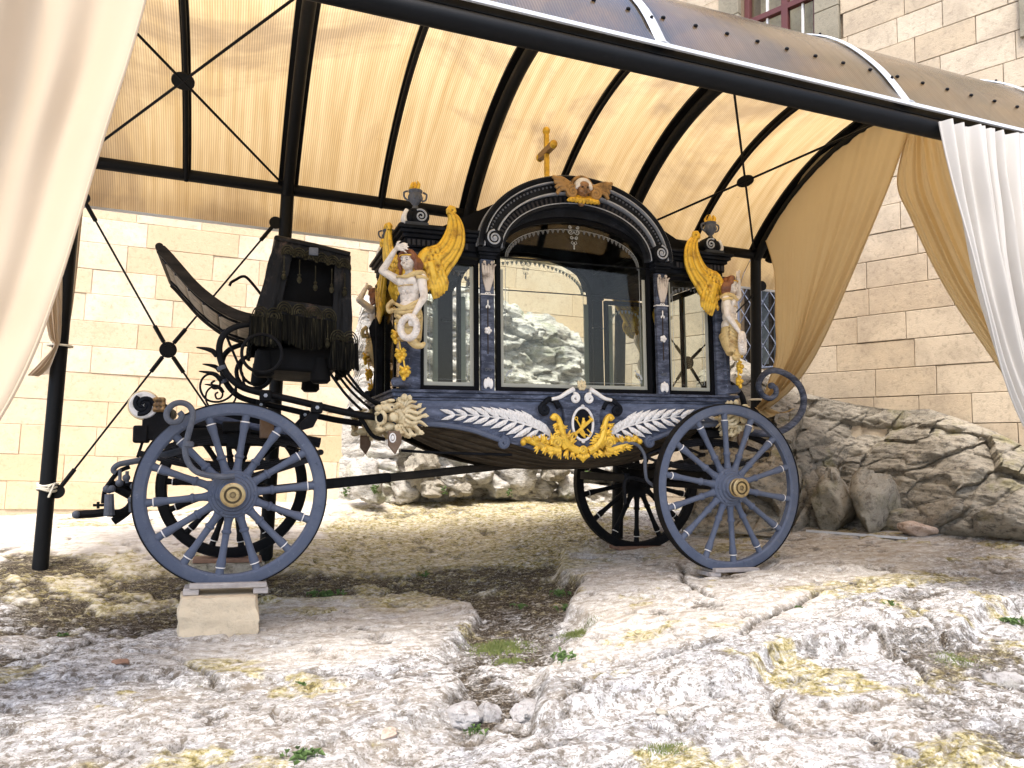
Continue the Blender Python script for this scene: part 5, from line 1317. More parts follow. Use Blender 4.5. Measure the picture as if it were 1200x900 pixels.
# ---------- gilded angels at the corners
def make_angel():
    A = MB(); ca = lambda a, b_, ra, rb, n=10: A.tube([Vector(a).lerp(Vector(b_), t) for t in (0, .33, .66, 1)], [ra+(rb-ra)*t for t in (0, .33, .66, 1)], n)
    A.ell((0, 0, -.01), (.083, .055, .085), 16, 12); A.ell((-.036, -.040, .012), (.036, .022, .030)); A.ell((.036, -.040, .012), (.036, .022, .030))
    A.ell((0, .0, -.085), (.066, .048, .06)); A.ell((0, 0, -.155), (.082, .058, .06), 16, 10); A.ell((0, .0, .040), (.075, .040, .030))
    for k in range(3):
        for s in (-1, 1): A.ell((s*.017, -.043+.004*k, -.055-.028*k), (.015, .010, .013))
    ca((0, .0, .03), (0, -.004, .095), .030, .026)
    hc = Vector((0, -.012, .142)); A.ell(hc, (.046, .052, .058), 18, 14); A.ell(hc+Vector((0, -.022, -.035)), (.028, .026, .024)); A.ell(hc+Vector((0, -.054, -.004)), (.0075, .012, .016)); A.ell(hc+Vector((0, -.050, -.036)), (.013, .010, .010))
    A.ell(hc+Vector((0, -.049, -.020)), (.013, .008, .0045)); A.ell(hc+Vector((0, -.040, .020)), (.034, .016, .014))
    for s in (-1, 1): A.ell(hc+Vector((s*.020, -.043, .010)), (.013, .007, .004)); A.ell(hc+Vector((s*.022, -.036, -.016)), (.014, .012, .014)); A.ell(hc+Vector((s*.046, .0, -.005)), (.006, .012, .014))
    # raised arm: shoulder, elbow, wrist
    s_, e_, w_ = Vector((-.088, 0, .035)), Vector((-.176, -.045, .095)), Vector((-.066, -.066, .212))
    A.ell(s_, (.034, .032, .032)); ca(s_, e_, .031, .025); A.ell(e_, .025); ca(e_, w_, .026, .016)
    pm = w_+Vector((.026, -.004, .012)); A.ell(pm, (.026, .013, .022)); A.tube([w_, pm], .014, 8)
    for k in range(4):
        b_ = pm+Vector((.016, -.002, .016-.0115*k)); L = (.054, .062, .058, .046)[k]
        A.tube([b_, b_+Vector((L*.55, -.004, .004-.003*k)), b_+Vector((L, .002, -.004-.006*k))], [.0072, .0066, .005], 7)
    A.tube([pm+Vector((-.006, -.004, .014)), pm+Vector((.006, -.014, .030)), pm+Vector((.024, -.012, .036))], [.0085, .0075, .0055], 7)
    # lowered arm
    s2, e2, w2_ = Vector((.088, 0, .032)), Vector((.116, -.012, -.095)), Vector((.088, -.078, -.205))
    A.ell(s2, (.033, .032, .032)); ca(s2, e2, .031, .025); A.ell(e2, .025); ca(e2, w2_, .025, .016)
    pm = w2_+Vector((-.010, -.010, -.026)); A.ell(pm, (.020, .014, .026)); A.tube([w2_, pm], .014, 8)
    for k in range(4):
        b_ = pm+Vector((.014-.010*k, -.006, -.018)); A.tube([b_, b_+Vector((.0, -.008, -.022)), b_+Vector((-.002, .004, -.040+.002*abs(k-1)))], [.0072, .0066, .005], 7)
    A.tube([pm+Vector((.016, -.002, .008)), pm+Vector((.026, -.012, -.008)), pm+Vector((.022, -.018, -.024))], [.0085, .0075, .0055], 7)
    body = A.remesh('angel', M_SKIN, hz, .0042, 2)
    for s in (-1, 1):
        MB().ell(hc+Vector((s*.0185, -.049, .001)), (.0062, .004, .0026), 8, 5).build('eye', M_MARK, body)
        MB().tube([hc+Vector((s*.010, -.052, .013)), hc+Vector((s*.019, -.052, .016)), hc+Vector((s*.028, -.044, .012))], .0018, 5).build('eyebrow', M_MARK, body)
    MB().tube([hc+Vector((-.010, -.0585, -.020)), hc+Vector((0, -.0605, -.022)), hc+Vector((.010, -.0585, -.020))], .0024, 5).build('lips', M_BROWNDRAPE, body)
    m = MB(); m.ell(hc+Vector((0, .014, .022)), (.054, .052, .050), 16, 10)
    for k in range(13):
        a = PI*k/12; b_ = hc+Vector((.050*math.cos(a), -.018, .018+.046*math.sin(a)))
        m.ell(b_, (.019, .024, .016)); 
    for s in (-1, 1):
        for k in range(4):
            m.tube(smoothpts([hc+Vector((s*.048, -.010+.014*k, .02)), hc+Vector((s*(.062+.004*k), -.008+.014*k, -.02)), hc+Vector((s*(.055+.004*k), -.004+.014*k, -.05)), hc+Vector((s*(.070+.004*k), .004+.012*k, -.078+.006*k))], 4), [.015, .016, .016, .015, .015, .014, .014, .013, .012, .011, .010, .008, .005], 7)
    m.remesh('hair', M_HAIR, body, .0045, 0)
    m = MB().tube([hc+Vector((.050*math.cos(a), -.012+.050*math.sin(a)*-1, .030)) for a in np.linspace(.1, PI-.1, 15)], .0045, 6); m.build('hair_band', M_GOLD, body)
    # cloth over one shoulder and round the hips
    m = MB()
    m.tube(smoothpts([(-.075, -.030, .050), (-.03, -.062, .040), (.03, -.060, .035), (.085, -.035, .055)], 5), [.010]*6+[.011]*10, 8)
    m.tube(smoothpts([(.02, -.055, .035), (.07, -.045, .055), (.10, -.005, .062), (.085, .04, .045)], 5), .016, 8)
    m.tube(smoothpts([(.075, -.04, .03), (.11, -.02, .030), (.12, .02, .02)], 5), .012, 8)
    m.tube(smoothpts([(-.06, -.05, -.02), (-.005, -.064, -.018), (.06, -.05, -.02)], 4), .005, 6)
    m.remesh('gilded_shawl', M_SASH, body, .0045, 1)
    m = MB(); m.ell((.005, 0, -.20), (.085, .060, .075), 16, 10); m.tube([(.01, .0, -.22), (.03, -.01, -.30), (.06, -.02, -.37)], [.078, .062, .036], 14)
    m.tube([(-.03, 0, -.20), (-.05, .0, -.29), (-.045, .01, -.36)], [.06, .045, .022], 12)
    for k in range(9):
        z_ = -.115-.026*k; t = k/8
        m.tube(smoothpts([(-.105+.03*t, -.02, z_-.02*t), (-.055, -.060, z_-.020-.010*math.sin(k*1.7)), (.01, -.070, z_-.034-.012*math.cos(k*2.1)), (.065, -.052, z_-.020), (.095-.01*t, -.015, z_+.006)], 4), [.009+.004*math.sin(PI*q_) for q_ in np.linspace(0, 1, 17)], 7)
    m.tube(smoothpts([(-.10, -.03, -.10), (-.13, -.045, -.135), (-.115, -.05, -.175), (-.085, -.05, -.16)], 4), .016, 8)
    m.tube(smoothpts([(.0, -.05, -.30), (.05, -.060, -.36), (.085, -.055, -.40), (.125, -.050, -.405), (.135, -.04, -.385)], 4), [.035, .035, .034, .033, .032, .031, .030, .028, .026, .024, .022, .020, .018, .016, .014, .012, .010], 9)
    m.remesh('gilded_drapery', M_SASH, body, .0048, 1)
    m = MB(); cw = Vector((.058, -.098, -.295))
    for k in range(3):
        m.tube([cw+Vector(((.058+.011*math.cos(9*a+k*2.1))*math.cos(a), .012*math.sin(9*a+k*2.1), (.066+.011*math.cos(9*a+k*2.1))*math.sin(a))) for a in np.linspace(0, 2*PI, 73)[:-1]], .0125, 7, closed=True)
    m.build('wreath', M_SKIN, body)
    # hanging fruit
    m = MB()
    for k, (z_, r_) in enumerate(((-.335, .024), (-.455, .026), (-.565, .024))):
        x_ = -.055+.028*k; y_ = -.060+.004*k
        for j in range(6):
            a = 2*PI*j/6; m.ell((x_+r_*math.cos(a), y_+.004*math.sin(3*a), z_+r_*.8*math.sin(a)), (.018, .018, .016), 8, 6)
        m.ell((x_, y_-.018, z_), .019, 8, 6); m.ell((x_, y_-.012, z_-.034), (.014, .014, .020), 8, 6)
        m.tube([(x_, y_, z_+.03), (x_-.012, y_, z_+.085)], .006, 6)
        for s in (-1, 1): m.tube([(x_, y_, z_+.02), (x_+s*.026, y_-.01, z_+.034), (x_+s*.040, y_, z_+.022)], [.006, .011, .003], 6)
    m.build('fruit_garland', M_GOLD, body)
    # wings
    for s in (1, -1):
        m = MB(); c45 = .7071
        def wp(q, t, off=0.0): return Vector((s*(.045+q*c45+off*c45), .045+q*c45-off*c45, t))
        inner = [(.02, .18), (.065, .235), (.12, .262), (.160, .315), (.188, .385), (.196, .440), (.192, .478)]
        outer = [(.14, .02), (.190, .110), (.245, .190), (.285, .280), (.288, .375), (.262, .450), (.220, .492)]
        NF = 7
        for k in range(NF):
            f = k/(NF-1); pts = []
            for (a, b_), (c_, d_) in zip(inner, outer): pts.append(wp(a+(c_-a)*f, b_+(d_-b_)*f, .012*math.sin(PI*f)))
            L = 1-.05*(k % 2)*(f > .2); P_ = smoothpts(pts, 4); 
            m.tube([q_+Vector((0, -.008*(k % 2), 0)) for q_ in P_], [.0185-.009*i/(len(P_)-1) for i in range(len(P_))], 8)
        # curl at the tip
        cq = [(.192, .478), (.188, .500), (.200, .518), (.222, .515), (.228, .496), (.214, .488)]
        m.tube([wp(a, b_, .014) for a, b_ in cq], [.020, .020, .019, .017, .014, .010], 9)
        # thick leading shoulder with small scale feathers
        m.tube(smoothpts([wp(-.03, .06), wp(.005, .15), wp(.045, .215), (wp(.09, .235))], 4), [.03, .032, .034, .036, .036, .036, .036, .034, .032, .030, .026, .022, .018], 9)
        for r_ in range(7):
            for c_ in range(4):
                q0 = .020+.030*c_+.004*r_+.012*(r_ % 2); t0 = .200-.038*r_+.010*c_
                if q0 > .06+.016*(7-r_)+.03: continue
                m.ell(wp(q0, t0, .020), (.019, .012, .024), 8, 6)
        # hanging secondary feathers
        for k in range(6):
            f = k/5; x0_, z0_ = .145-.095*f, .075-.045*f; x1_, z1_ = .175-.085*f, -.03-.11*f+.05*f*f
            m.tube([wp(x0_, z0_+.03, .012), wp((x0_+x1_)/2+.012, (z0_+z1_)/2, .018), wp(x1_, z1_, .010)], [.016, .018, .006], 8)
        m.tube([wp(.06, .15, 0), wp(.09, .05, 0), wp(.085, -.03, 0)], [.045, .042, .015], 9)
        m.remesh('wing', M_GOLD, body, .0045, 0)
    return body
angel = make_angel()
def place_angel(o, sx, sg):
    p = H(480, 333, 4.70); o.location = (XC+sx*(XC-p.x), sg*abs(p.y+.0), p.z)
    mir = (sx > 0) != (sg > 0); o.scale = (-1 if mir else 1, 1, 1)
    o.rotation_euler = (0, 0, {(-1, -1): -PI/4, (1, -1): PI/4, (-1, 1): -3*PI/4, (1, 1): 3*PI/4}[(sx, sg)])
mirs = {(-1, -1): False, (1, -1): True, (-1, 1): True, (1, 1): False}
for k, (sx, sg) in enumerate([(-1, -1), (1, -1), (-1, 1), (1, 1)]):
    o = angel if k == 0 else copy_tree(angel, hz)
    place_angel(o, sx, sg); o.scale = (-1 if mirs[(sx, sg)] else 1, 1, 1)
for ch_ in angel.children:
    if ch_.name.startswith('wing') and sum(v.co.x for v in ch_.data.vertices) < 0: ch_.rotation_euler = (0, 0, math.radians(22)); ch_.location = (.0, 0, -.02); ch_.scale = (.85, .85, .88)
# ---------- lion heads at the lower corners
def make_lion():
    m = MB(); u = .00537
    def P(x, y, d=0): return Vector(((x-468)*u, d, (495-y)*u))
    m.ell(P(470, 484, .02), (.070, .062, .068), 14, 10); m.ell(P(455, 478, .0), (.062, .045, .032)); m.ell(P(444, 479, 0), (.026, .040, .022)); m.ell(P(446, 503, .0), (.034, .034, .020)); m.ell(P(456, 500, .02), (.05, .04, .03))
    m.ell(P(442, 485, 0), (.016, .040, .012)); m.ell(P(443, 499, 0), (.012, .03, .012))
    for d in (-.040, .048): m.ell(P(460, 489, d), (.030, .018, .030)); m.ell(P(457, 470, d), (.026, .014, .010)); m.ell(P(472, 466, d*1.2), (.020, .014, .022)); m.ell(P(456, 480, d*1.1), (.016, .012, .014))
    m.ell(P(478, 490, .02), (.075, .07, .085))
    rr = random.Random(4)
    for d0, sgn_ in ((-.052, -1), (.058, 1), (0.0, 0)):
        for k in range(13):
            f = k/12; a = math.radians(118-236*f); st = P(466+7*math.cos(a), 489); st.z += .058*math.sin(a); st.y = d0*(.9 if abs(math.sin(a)) < .8 else .6)
            L = .085+.05*math.cos(a)*(1 if math.cos(a) > 0 else .2)+.02*rr.random(); pts = []
            for i in range(8):
                t = i/7; dirx = math.cos(a*.55); dirz = math.sin(a*.80)
                pts.append(Vector((st.x+L*t*dirx, st.y+.010*sgn_*math.sin(6*t+k), st.z+L*t*dirz*.75+.013*math.sin(7.5*t+k*1.3))))
            m.tube(pts, [.010, .013, .0135, .013, .012, .010, .008, .003], 7)
            if k % 2 == 0:
                e = pts[-2]; m.tube(spiral(e.x, e.z, .015, .004, a, 1.2*(1 if a > 0 else -1), e.y, 12), .006, 6)
    mc = P(448, 490, -.010); ax_ = Vector((-1, -.75, 0)).normalized(); u_ = Vector((-ax_.y, ax_.x, 0)); w_ = Vector((0, 0, 1))
    m.tube([mc+ax_*.012+u_*.034*math.cos(a)+w_*.036*math.sin(a) for a in np.linspace(0, 2*PI, 25)[:-1]], .0135, 8, closed=True)
    for q_ in (-1, 1): m.ell(P(444, 477, .018*q_), (.016, .013, .012)); m.ell(P(450, 472, .022*q_), (.020, .010, .009))
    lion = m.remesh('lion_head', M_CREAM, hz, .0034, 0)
    MB().lathe([(.027, -.004), (.027, .004)], 18, mc+ax_*.020, ax_).build('mouth_dark', M_PITCH, lion)  # black disc painted as the dark of the open jaws
    for d in (-.052, .060): MB().ell(P(457.5, 478, d), (.008, .006, .006), 8, 5).build('eye', M_MARK, lion)
    q = MB().prism([(P(454, 505).x, P(454, 505).z), (P(469, 505).x, P(469, 505).z), (P(469, 519).x, P(469, 519).z), (P(462, 532).x, P(462, 532).z), (P(454, 522).x, P(454, 522).z)], -.045, -.015).build('pendant', M_BROWN, lion, bevel=.004)
    m = MB().tube([P(458.5, 513, -.048)+Vector((.017*math.cos(a), 0, .026*math.sin(a))) for a in np.linspace(0, 2*PI, 21)[:-1]], .005, 7, closed=True); m.ell(P(458.5, 513, -.047), (.010, .008, .016)); m.build('pendant_rosette', M_WHITE, lion)
    return lion
lion = make_lion(); lp = H(468, 495, 4.74)
for k, (sx, sg) in enumerate([(-1, -1), (1, -1), (-1, 1), (1, 1)]):
    o = lion if k == 0 else copy_tree(lion, hz)
    o.location = (XC+sx*(XC-lp.x), sg*abs(lp.y), lp.z); o.scale = (-sx, -sg, 1)
# ---------- curved frame irons, steps and scrolls at the driver's end
def tube_px(pts, Y, r, name, mat, parent=hz, n=10, k=6):
    P = [H(x, y, Y) for x, y in pts]; P = smoothpts(P, k)
    if isinstance(r, tuple): r = [r[0]+(r[1]-r[0])*i/(len(P)-1) for i in range(len(P))]
    return HB(MB().tube(P, r, n), name, mat, parent)
cframe = [(449,490),(420,486),(395,481),(370,475),(340,468),(305,460),(285,454),(272,445),(262,431),(257,413),(259,398),(267,388),(280,382),(296,380),(312,383)]
for Y in (4.84, 5.72):
    P = smoothpts([H(x, y, 4.84) for x, y in cframe], 6)
    dy = Y-4.84; f = HB(MB().tube([p+Vector((0, dy, 0)) for p in P], [.023-.006*i/(len(P)-1) for i in range(len(P))], 12), 'frame_iron', M_IRON)
    for px_, py_ in ((311,464),(371,478)):
        c = H(px_, py_, 4.84)+Vector((0, dy, 0)); MB().box(c.x-.034, c.x+.034, c.y-.038, c.y+.030, c.z-.034, c.z+.034).build('clamp', M_IRON, f, bevel=.008)
        MB().lathe([(.012, -.05), (.012, -.03)], 6, (c.x, c.y, c.z), (0, 1, 0)).build('clamp_bolt', M_LINE, f)
    c = H(371, 478, 4.84)+Vector((0, dy, 0)); MB().prism([(c.x-.03, c.z-.02), (c.x+.03, c.z-.02), (c.x-.02, c.z-.12), (c.x-.09, c.z-.14), (c.x-.10, c.z-.10)], c.y-.02, c.y+.02).build('bracket', M_IRON, f, bevel=.006)
    cc_ = H(260, 431, 4.84)+Vector((0, dy, 0)); MB().lathe([(.026, -.012), (.028, 0), (.026, .012)], 14, cc_, (-.4, 0, 1)).build('collar', M_GREYIRON, f)
    # scroll work
    P = smoothpts([H(x, y, 4.84) for x, y in [(254,418),(250,412),(242,409),(230,407)]], 5); MB().tube([p+Vector((0, dy, 0)) for p in P], [.012*math.sin(PI*min(1, .25+.75*i/(len(P)-1)))+.003 for i in range(len(P))], 8).build('iron_leaf', M_IRON, f)
    P = smoothpts([H(x, y, 4.84) for x, y in [(259,447),(254,440),(246,437),(233,435)]], 5); MB().tube([p+Vector((0, dy, 0)) for p in P], [.011*math.sin(PI*min(1, .25+.75*i/(len(P)-1)))+.003 for i in range(len(P))], 8).build('iron_leaf', M_IRON, f)
    c = H(255, 452, 4.84)
    P = [H(x, y, 4.84) for x, y in [(277,440),(276,455),(268,466),(255,471),(242,468),(235,457),(236,446),(243,439),(252,440),(258,447),(256,454),(250,455),(248,449),(252,446)]]
    MB().tube([p+Vector((0, dy, 0)) for p in smoothpts(P, 5)], .0065, 8).build('iron_scroll', M_IRON, f)
    hoop = H(307, 414, 4.80); HB(MB().tube([(hoop.x+.115*math.cos(a), hoop.y+dy, hoop.z+.115*math.sin(a)) for a in np.linspace(0, 2*PI, 37)[:-1]], .010, 8, closed=True), 'iron_hoop', M_IRON)
hoop = H(298, 436, 5.5); HB(MB().tube([(hoop.x+.115*math.cos(a), hoop.y, hoop.z+.115*math.sin(a)) for a in np.linspace(0, 2*PI, 37)[:-1]], .014, 8, closed=True), 'iron_hoop', M_IRON)
# thin stays of the seat and footboard
for a, b_ in (((262,386),(284,438)), ((284,438),(287,455))): tube_px([a, b_], 5.0, .008, 'stay', M_IRON)
for i, (pts) in enumerate([[(386,436),(405,462),(424,481)], [(392,434),(411,458),(434,479)], [(398,434),(420,459),(445,477)], [(406,436),(428,463),(448,474)]]):
    tube_px(pts, (4.95, 5.1, 5.3, 4.86)[i], .009, 'seat_stay', M_IRON)
tube_px([(408,478),(424,492),(432,505),(439,512),(451,515)], 4.9, .013, 'lower_stay', M_IRON)
# ---------- footboard
fb = empty('footboard', parent=hz); YN_, YF_ = 4.86, 5.82
prof_ = smoothpts([H(x, y, YN_) for x, y in [(188,292),(196,300),(210,316),(226,334),(243,349),(262,362),(283,371),(308,376)]], 6)
NPL = 6
for k in range(NPL):
    m = MB(); a, b_ = k/NPL+.004, (k+1)/NPL-.004
    def fn(u, v):
        p = interp(prof_, a+(b_-a)*u); return (p.x, YN_-5.28+(YF_-YN_)*v, p.z-.004*math.sin(PI*u))
    m.grid(fn, 8, 5).build('plank', M_WOOD, fb, solid=.016)
for y in (YN_-5.285, YF_-5.275):
    MB().sweep([(-.030, y-.018), (.030, y-.018), (.030, y+.018), (-.030, y+.018)], [(p.x, p.z) for p in prof_]).build('edge_rail', M_WOODDK, fb, bevel=.005)
for y in (YN_-5.28+.16, YF_-5.28-.16):
    MB().tube([(p.x, y, p.z-.018) for p in prof_], .009, 6).build('iron_strap', M_IRON, fb)
    for k in range(6):
        p = interp(prof_, .08+.15*k); MB().lathe([(.009, -.034), (.009, -.016)], 6, (p.x, y, p.z)).build('strap_bolt', M_IRON, fb)
e0 = prof_[0]; MB().tube([(e0.x-.004, YN_-5.30, e0.z+.01), (e0.x-.004, YF_-5.26, e0.z+.01)], .024, 10).build('top_roll', M_WOODDK, fb)
# handle behind the seat
tube_px([(269,335),(271,331),(276,328),(284,324),(291,327),(306,345)], 5.62, .010, 'seat_rail', M_IRON)
# ---------- driver's seat with fringed cloth
seat = empty('driver_seat', parent=hz)
ys0, ys1 = -.43, .43
TLf, TRf = H(325, 281, 4.85), H(409, 300, 4.85); BLf, BRf = H(291, 395, 4.85), H(411, 405, 4.85)
def seatpt(u, v, y): return Vector(((TLf.lerp(TRf, u)).lerp(BLf.lerp(BRf, u), v).x, y, (TLf.lerp(TRf, u)).lerp(BLf.lerp(BRf, u), v).z))
def panel(u0, u1, v0, v1, y, name, mat, wav=.008, t=.010, seed=0):
    m = MB().grid(lambda u, v: seatpt(u0+(u1-u0)*u, v0+(v1-v0)*v, y+wav*math.sin(u*9*(u1-u0)*3+seed)*v+.006*nz((u*3, v*3, seed), 1.5)), 26, 26)
    return m.build(name, mat, seat, solid=t)
def fringe(pa, pb, L, n, name='fringe', sag=0.0, y2=None):
    f = empty(name, parent=seat); rr = random.Random(int(abs(pa[0])*999)); m = MB()
    for i in range(n):
        t = i/(n-1); p = Vector(pa).lerp(Vector(pb), t); l_ = L*(1+sag*math.sin(PI*t))*rr.uniform(.92, 1.06); jx, jy = rr.gauss(0, .006), rr.gauss(0, .006)
        m.tube([p, p+Vector((jx*.4, jy, -l_*.5)), p+Vector((jx, jy*1.5, -l_))], [.0048, .0052, .0040], 4, cap=False)
    o = m.build('threads', M_FRINGE, f); o['kind'] = 'stuff'
    return f
def braid(pa, pb, n, r, f):
    m = MB(); pa, pb = Vector(pa), Vector(pb)
    for i in range(n):
        c = pa.lerp(pb, (i+.5)/n)+Vector((0, -.010, 0)); d = (pb-pa).normalized()
        for q in (1, .72, .42):
            m.tube([c+d*(r*q*math.cos(a))+Vector((0, 0, r*1.25*q*math.sin(a)-r*.4)) for a in np.linspace(-.35, PI+.35, 13)], .0042, 5)
        m.tube([c+d*(r*.22*math.cos(a))+Vector((0, 0, r*.25*math.sin(a)-r*.2)) for a in np.linspace(0, 2*PI, 9)[:-1]], .0035, 5, closed=True)
    o = m.build('looped_braid', M_BRAID, f); return o
def tassel(p, L, parent=seat):
    t = MB().tube([p, p+Vector((0, 0, -L*.55))], .0035, 5).build('tassel', M_BRAID, parent)
    b_ = p+Vector((0, 0, -L*.55)); MB().lathe([(.004, 0), (.012, -.008), (.006, -.020), (.013, -.028), (.015, -.042), (.010, -.055), (.004, -.060)], 10, b_).build('tassel_bob', M_BRAID, t)
# box of the seat: back, floor, far side, roof and front drape
def quad(name, pts, mat, t=.012):
    m = MB().grid(lambda u, v: Vector(pts[0]).lerp(Vector(pts[1]), u).lerp(Vector(pts[3]).lerp(Vector(pts[2]), u), v)+Vector((.012*nz((u*2, v*2, 5), 1.2), .010*nz((u*2, v*2, 9), 1.4), .010*nz((u*2, v*2, 2), 1.4))), 16, 16)
    return m.build(name, mat, seat, solid=t)
S3 = lambda u, v, y: seatpt(u, v, y)
quad('seat_back', [S3(0, 0, ys0), S3(0, 0, ys1), S3(0, 1, ys1), S3(0, 1, ys0)], M_LEATHER)
quad('top_cover', [S3(0, 0, ys0), S3(1, 0, ys0), S3(1, 0, ys1), S3(0, 0, ys1)], M_LEATHER, .03)
quad('rear_drape', [S3(1, 0, ys0), S3(1, 0, ys1), S3(1, .95, ys1), S3(1, .95, ys0)], M_LEATHER)
quad('far_drape', [S3(0, 0, ys1), S3(1, 0, ys1), S3(1, 1, ys1), S3(0, 1, ys1)], M_LEATHER)
quad('recess_dark_panel', [S3(.02, .02, ys0+.13), S3(.98, .02, ys0+.13), S3(.98, .92, ys0+.13), S3(.02, .92, ys0+.13)], M_PITCH)  # black sheet standing in for the dark depth of the side opening
panel(-.01, .24, 0, .86, ys0-.006, 'side_drape', M_LEATHER, .012, .02, 1); panel(.80, 1.015, 0, 1.0, ys0-.006, 'side_drape', M_LEATHER, .012, .02, 4)
panel(.2, .84, -.01, .14, ys0-.004, 'valance', M_LEATHER, .006, .02, 2); panel(.2, .84, .60, .80, ys0-.006, 'valance', M_LEATHER, .010, .02, 3)
MB().tube([S3(-.01, -.012, ys0-.01), S3(.5, -.018, ys0-.012), S3(1.01, -.012, ys0-.01)], .018, 10).build('edge_piping', M_LEATHER, seat)
MB().tube([S3(-.01, -.012, ys0-.01), S3(-.01, -.012, ys1)], .018, 10).build('edge_piping', M_LEATHER, seat)
yb = ys0-.026
f1_ = empty('top_trim', parent=seat); braid(S3(.10, .10, yb), S3(1.0, .12, yb), 6, .040, f1_)
f2_ = fringe(S3(.20, .74, yb), S3(.84, .76, yb), .155, 120, 'side_fringe', .25); braid(S3(.20, .68, yb), S3(.84, .70, yb), 4, .044, f2_)
f3_ = fringe(S3(-.04, .80, yb-.01), S3(.27, .80, yb-.01), .165, 80, 'corner_fringe', .05); braid(S3(-.02, .76, yb), S3(.26, .76, yb), 2, .046, f3_)
f4_ = fringe(S3(.80, .98, yb-.01), S3(1.06, .98, yb-.01), .165, 75, 'corner_fringe', .05); braid(S3(.80, .92, yb), S3(1.05, .92, yb), 2, .046, f4_)
f5_ = fringe(S3(-.03, .80, ys0), S3(-.03, .80, ys1), .165, 170, 'front_fringe', .05)
f6_ = fringe(S3(1.03, .95, ys0), S3(1.03, .95, ys1), .165, 170, 'back_fringe', .05)
for u, v, L in ((.14, .16, .17), (.34, .17, .16), (.55, .20, .18), (.76, .20, .17), (.93, .22, .16), (.18, .84, .14), (.75, .80, .16)): tassel(S3(u, v, yb-.014), L)
pl = S3(.50, .055, yb-.016); MB().box(pl.x-.028, pl.x+.028, pl.y-.008, pl.y+.004, pl.z-.026, pl.z+.024).build('metal_plate', M_GREYIRON, seat, bevel=.004)
# dark seat box and feet below the cloth
q1, q2, q3, q4 = H(300, 408, 4.93), H(405, 405, 4.93), H(398, 432, 4.93), H(318, 433, 4.93)
MB().prism([(q1.x, q1.z), (q2.x, q2.z), (q3.x, q3.z), (q3.x-.16, q3.z-.03), (q4.x, q4.z)], -.36, .36).build('seat_box', M_PITCH, seat, bevel=.02)
for px_, py_ in ((309,428),(376,436)):
    c = H(px_, py_, 4.92); MB().lathe([(.05, .09), (.060, .0), (.064, -.05), (.045, -.07)], 16, (c.x, c.y+.03, c.z)).build('seat_foot', M_PITCH, seat)
    c.y = .36; MB().lathe([(.05, .09), (.060, .0), (.064, -.05), (.045, -.07)], 16, c).build('seat_foot', M_PITCH, seat)
# ---------- fore end: cross bar, rosette, drawing gear
c = H(169, 475, 4.86)
fbx = HB(MB().tube([(c.x+.08, -.40, c.z-.012), (c.x+.08, .40, c.z-.012)], .040, 14), 'fore_crossbar', M_IRON)
rs = MB().lathe([(.070, .03), (.082, .015), (.084, -.01), (.072, -.028)], 28, (c.x, -.42, c.z), (0, 1, 0)).build('rosette_disc', M_WHITE, fbx)
m = MB()
for k in range(3): m.tube(spiral(c.x, c.z, .058, .006, 2*PI*k/3, .75, -.450, 16), [.013]*10+[.009]*7, 7)
m.build('rosette_swirl', M_BLACK, rs)
MB().tube([(c.x+.078*math.cos(a), -.432, c.z+.078*math.sin(a)) for a in np.linspace(0, 2*PI, 31)[:-1]], .008, 7, closed=True).build('rosette_rim', M_CREAM, rs)
g2 = H(187, 474, 4.86); m = MB().box(g2.x-.030, g2.x+.030, -.455, -.36, g2.z-.045, g2.z+.040)
for k in range(9): m.ell((g2.x-.022+.022*(k % 3), -.455, g2.z-.03+.028*(k//3)), .013, 8, 6)
m.remesh('gilded_block', M_OLDGOLD, fbx, .005, 1)
a = H(181, 496, 4.9); MB().box(a.x-.06, a.x+.09, -.44, -.34, a.z-.10, a.z+.08).build('bracket_block', M_IRON, fbx, bevel=.01)
a = H(176, 507, 4.9); MB().box(a.x-.05, a.x+.55, -.43, -.35, a.z-.040, a.z+.025).build('fore_arm', M_IRON, fbx, bevel=.01)
a = H(165, 508, 4.9); MB().box(a.x-.035, a.x+.045, -.45, -.33, a.z-.055, a.z+.045).build('fore_arm_end', M_IRON, fbx, bevel=.012)
tube_px([(168,515),(161,536)], 4.9, .008, 'drop_rod', M_IRON)
tube_px([(215,527),(198,532),(180,536),(166,539),(150,542),(140,544),(134,548),(133,552),(136,554)], 5.0, (.022, .014), 'shaft_iron', M_GREYIRON)
dg_ = empty('drawing_gear', parent=hz)
def T(pts, Y, r, name='swingle_bar', mat=M_IRON): return tube_px(pts, Y, r, name, mat, dg_)
T([(152,547),(142,551),(135,557),(129,565),(123,575),(121,590)], 5.02, .013, 'hook_iron')
T([(127,566),(140,573),(153,580)], 5.05, .028); T([(140,568),(157,570)], 5.08, .026)
T([(88,603),(100,602),(124,601)], 5.0, .0, 'x') if False else None
o = T([(89,603),(93,603),(100,602.5),(110,602),(126,600)], 5.02, .024, 'swingle_bar', M_IRON)
T([(128,579),(128,592),(128,604)], 4.98, (.024, .030), 'grip_tube', M_GREYIRON); T([(126,601),(140,601),(150,596),(157,586)], 5.06, .023); T([(133,611),(146,602),(156,592)], 5.10, .024)
for x_, y0_, y1_ in ((140.5, 550, 566), (149, 552, 566), (153, 584, 600)): T([(x_, y0_), (x_, y1_)], 5.0, .010, 'bolt_rod', M_GREYIRON)
for x_, y_ in ((128,574),(131,573),(125,573),(140,566),(148,560),(157,570),(154,586),(89,603)):
    p = H(x_, y_, 5.0); MB().ell(p, .022, 10, 7).build('nut', M_GREYIRON, dg_)
T([(109,592),(118,592),(128,592)], 5.0, .008, 'bolt_rod'); T([(115,588),(115,596)], 5.0, .008, 'bolt_rod')
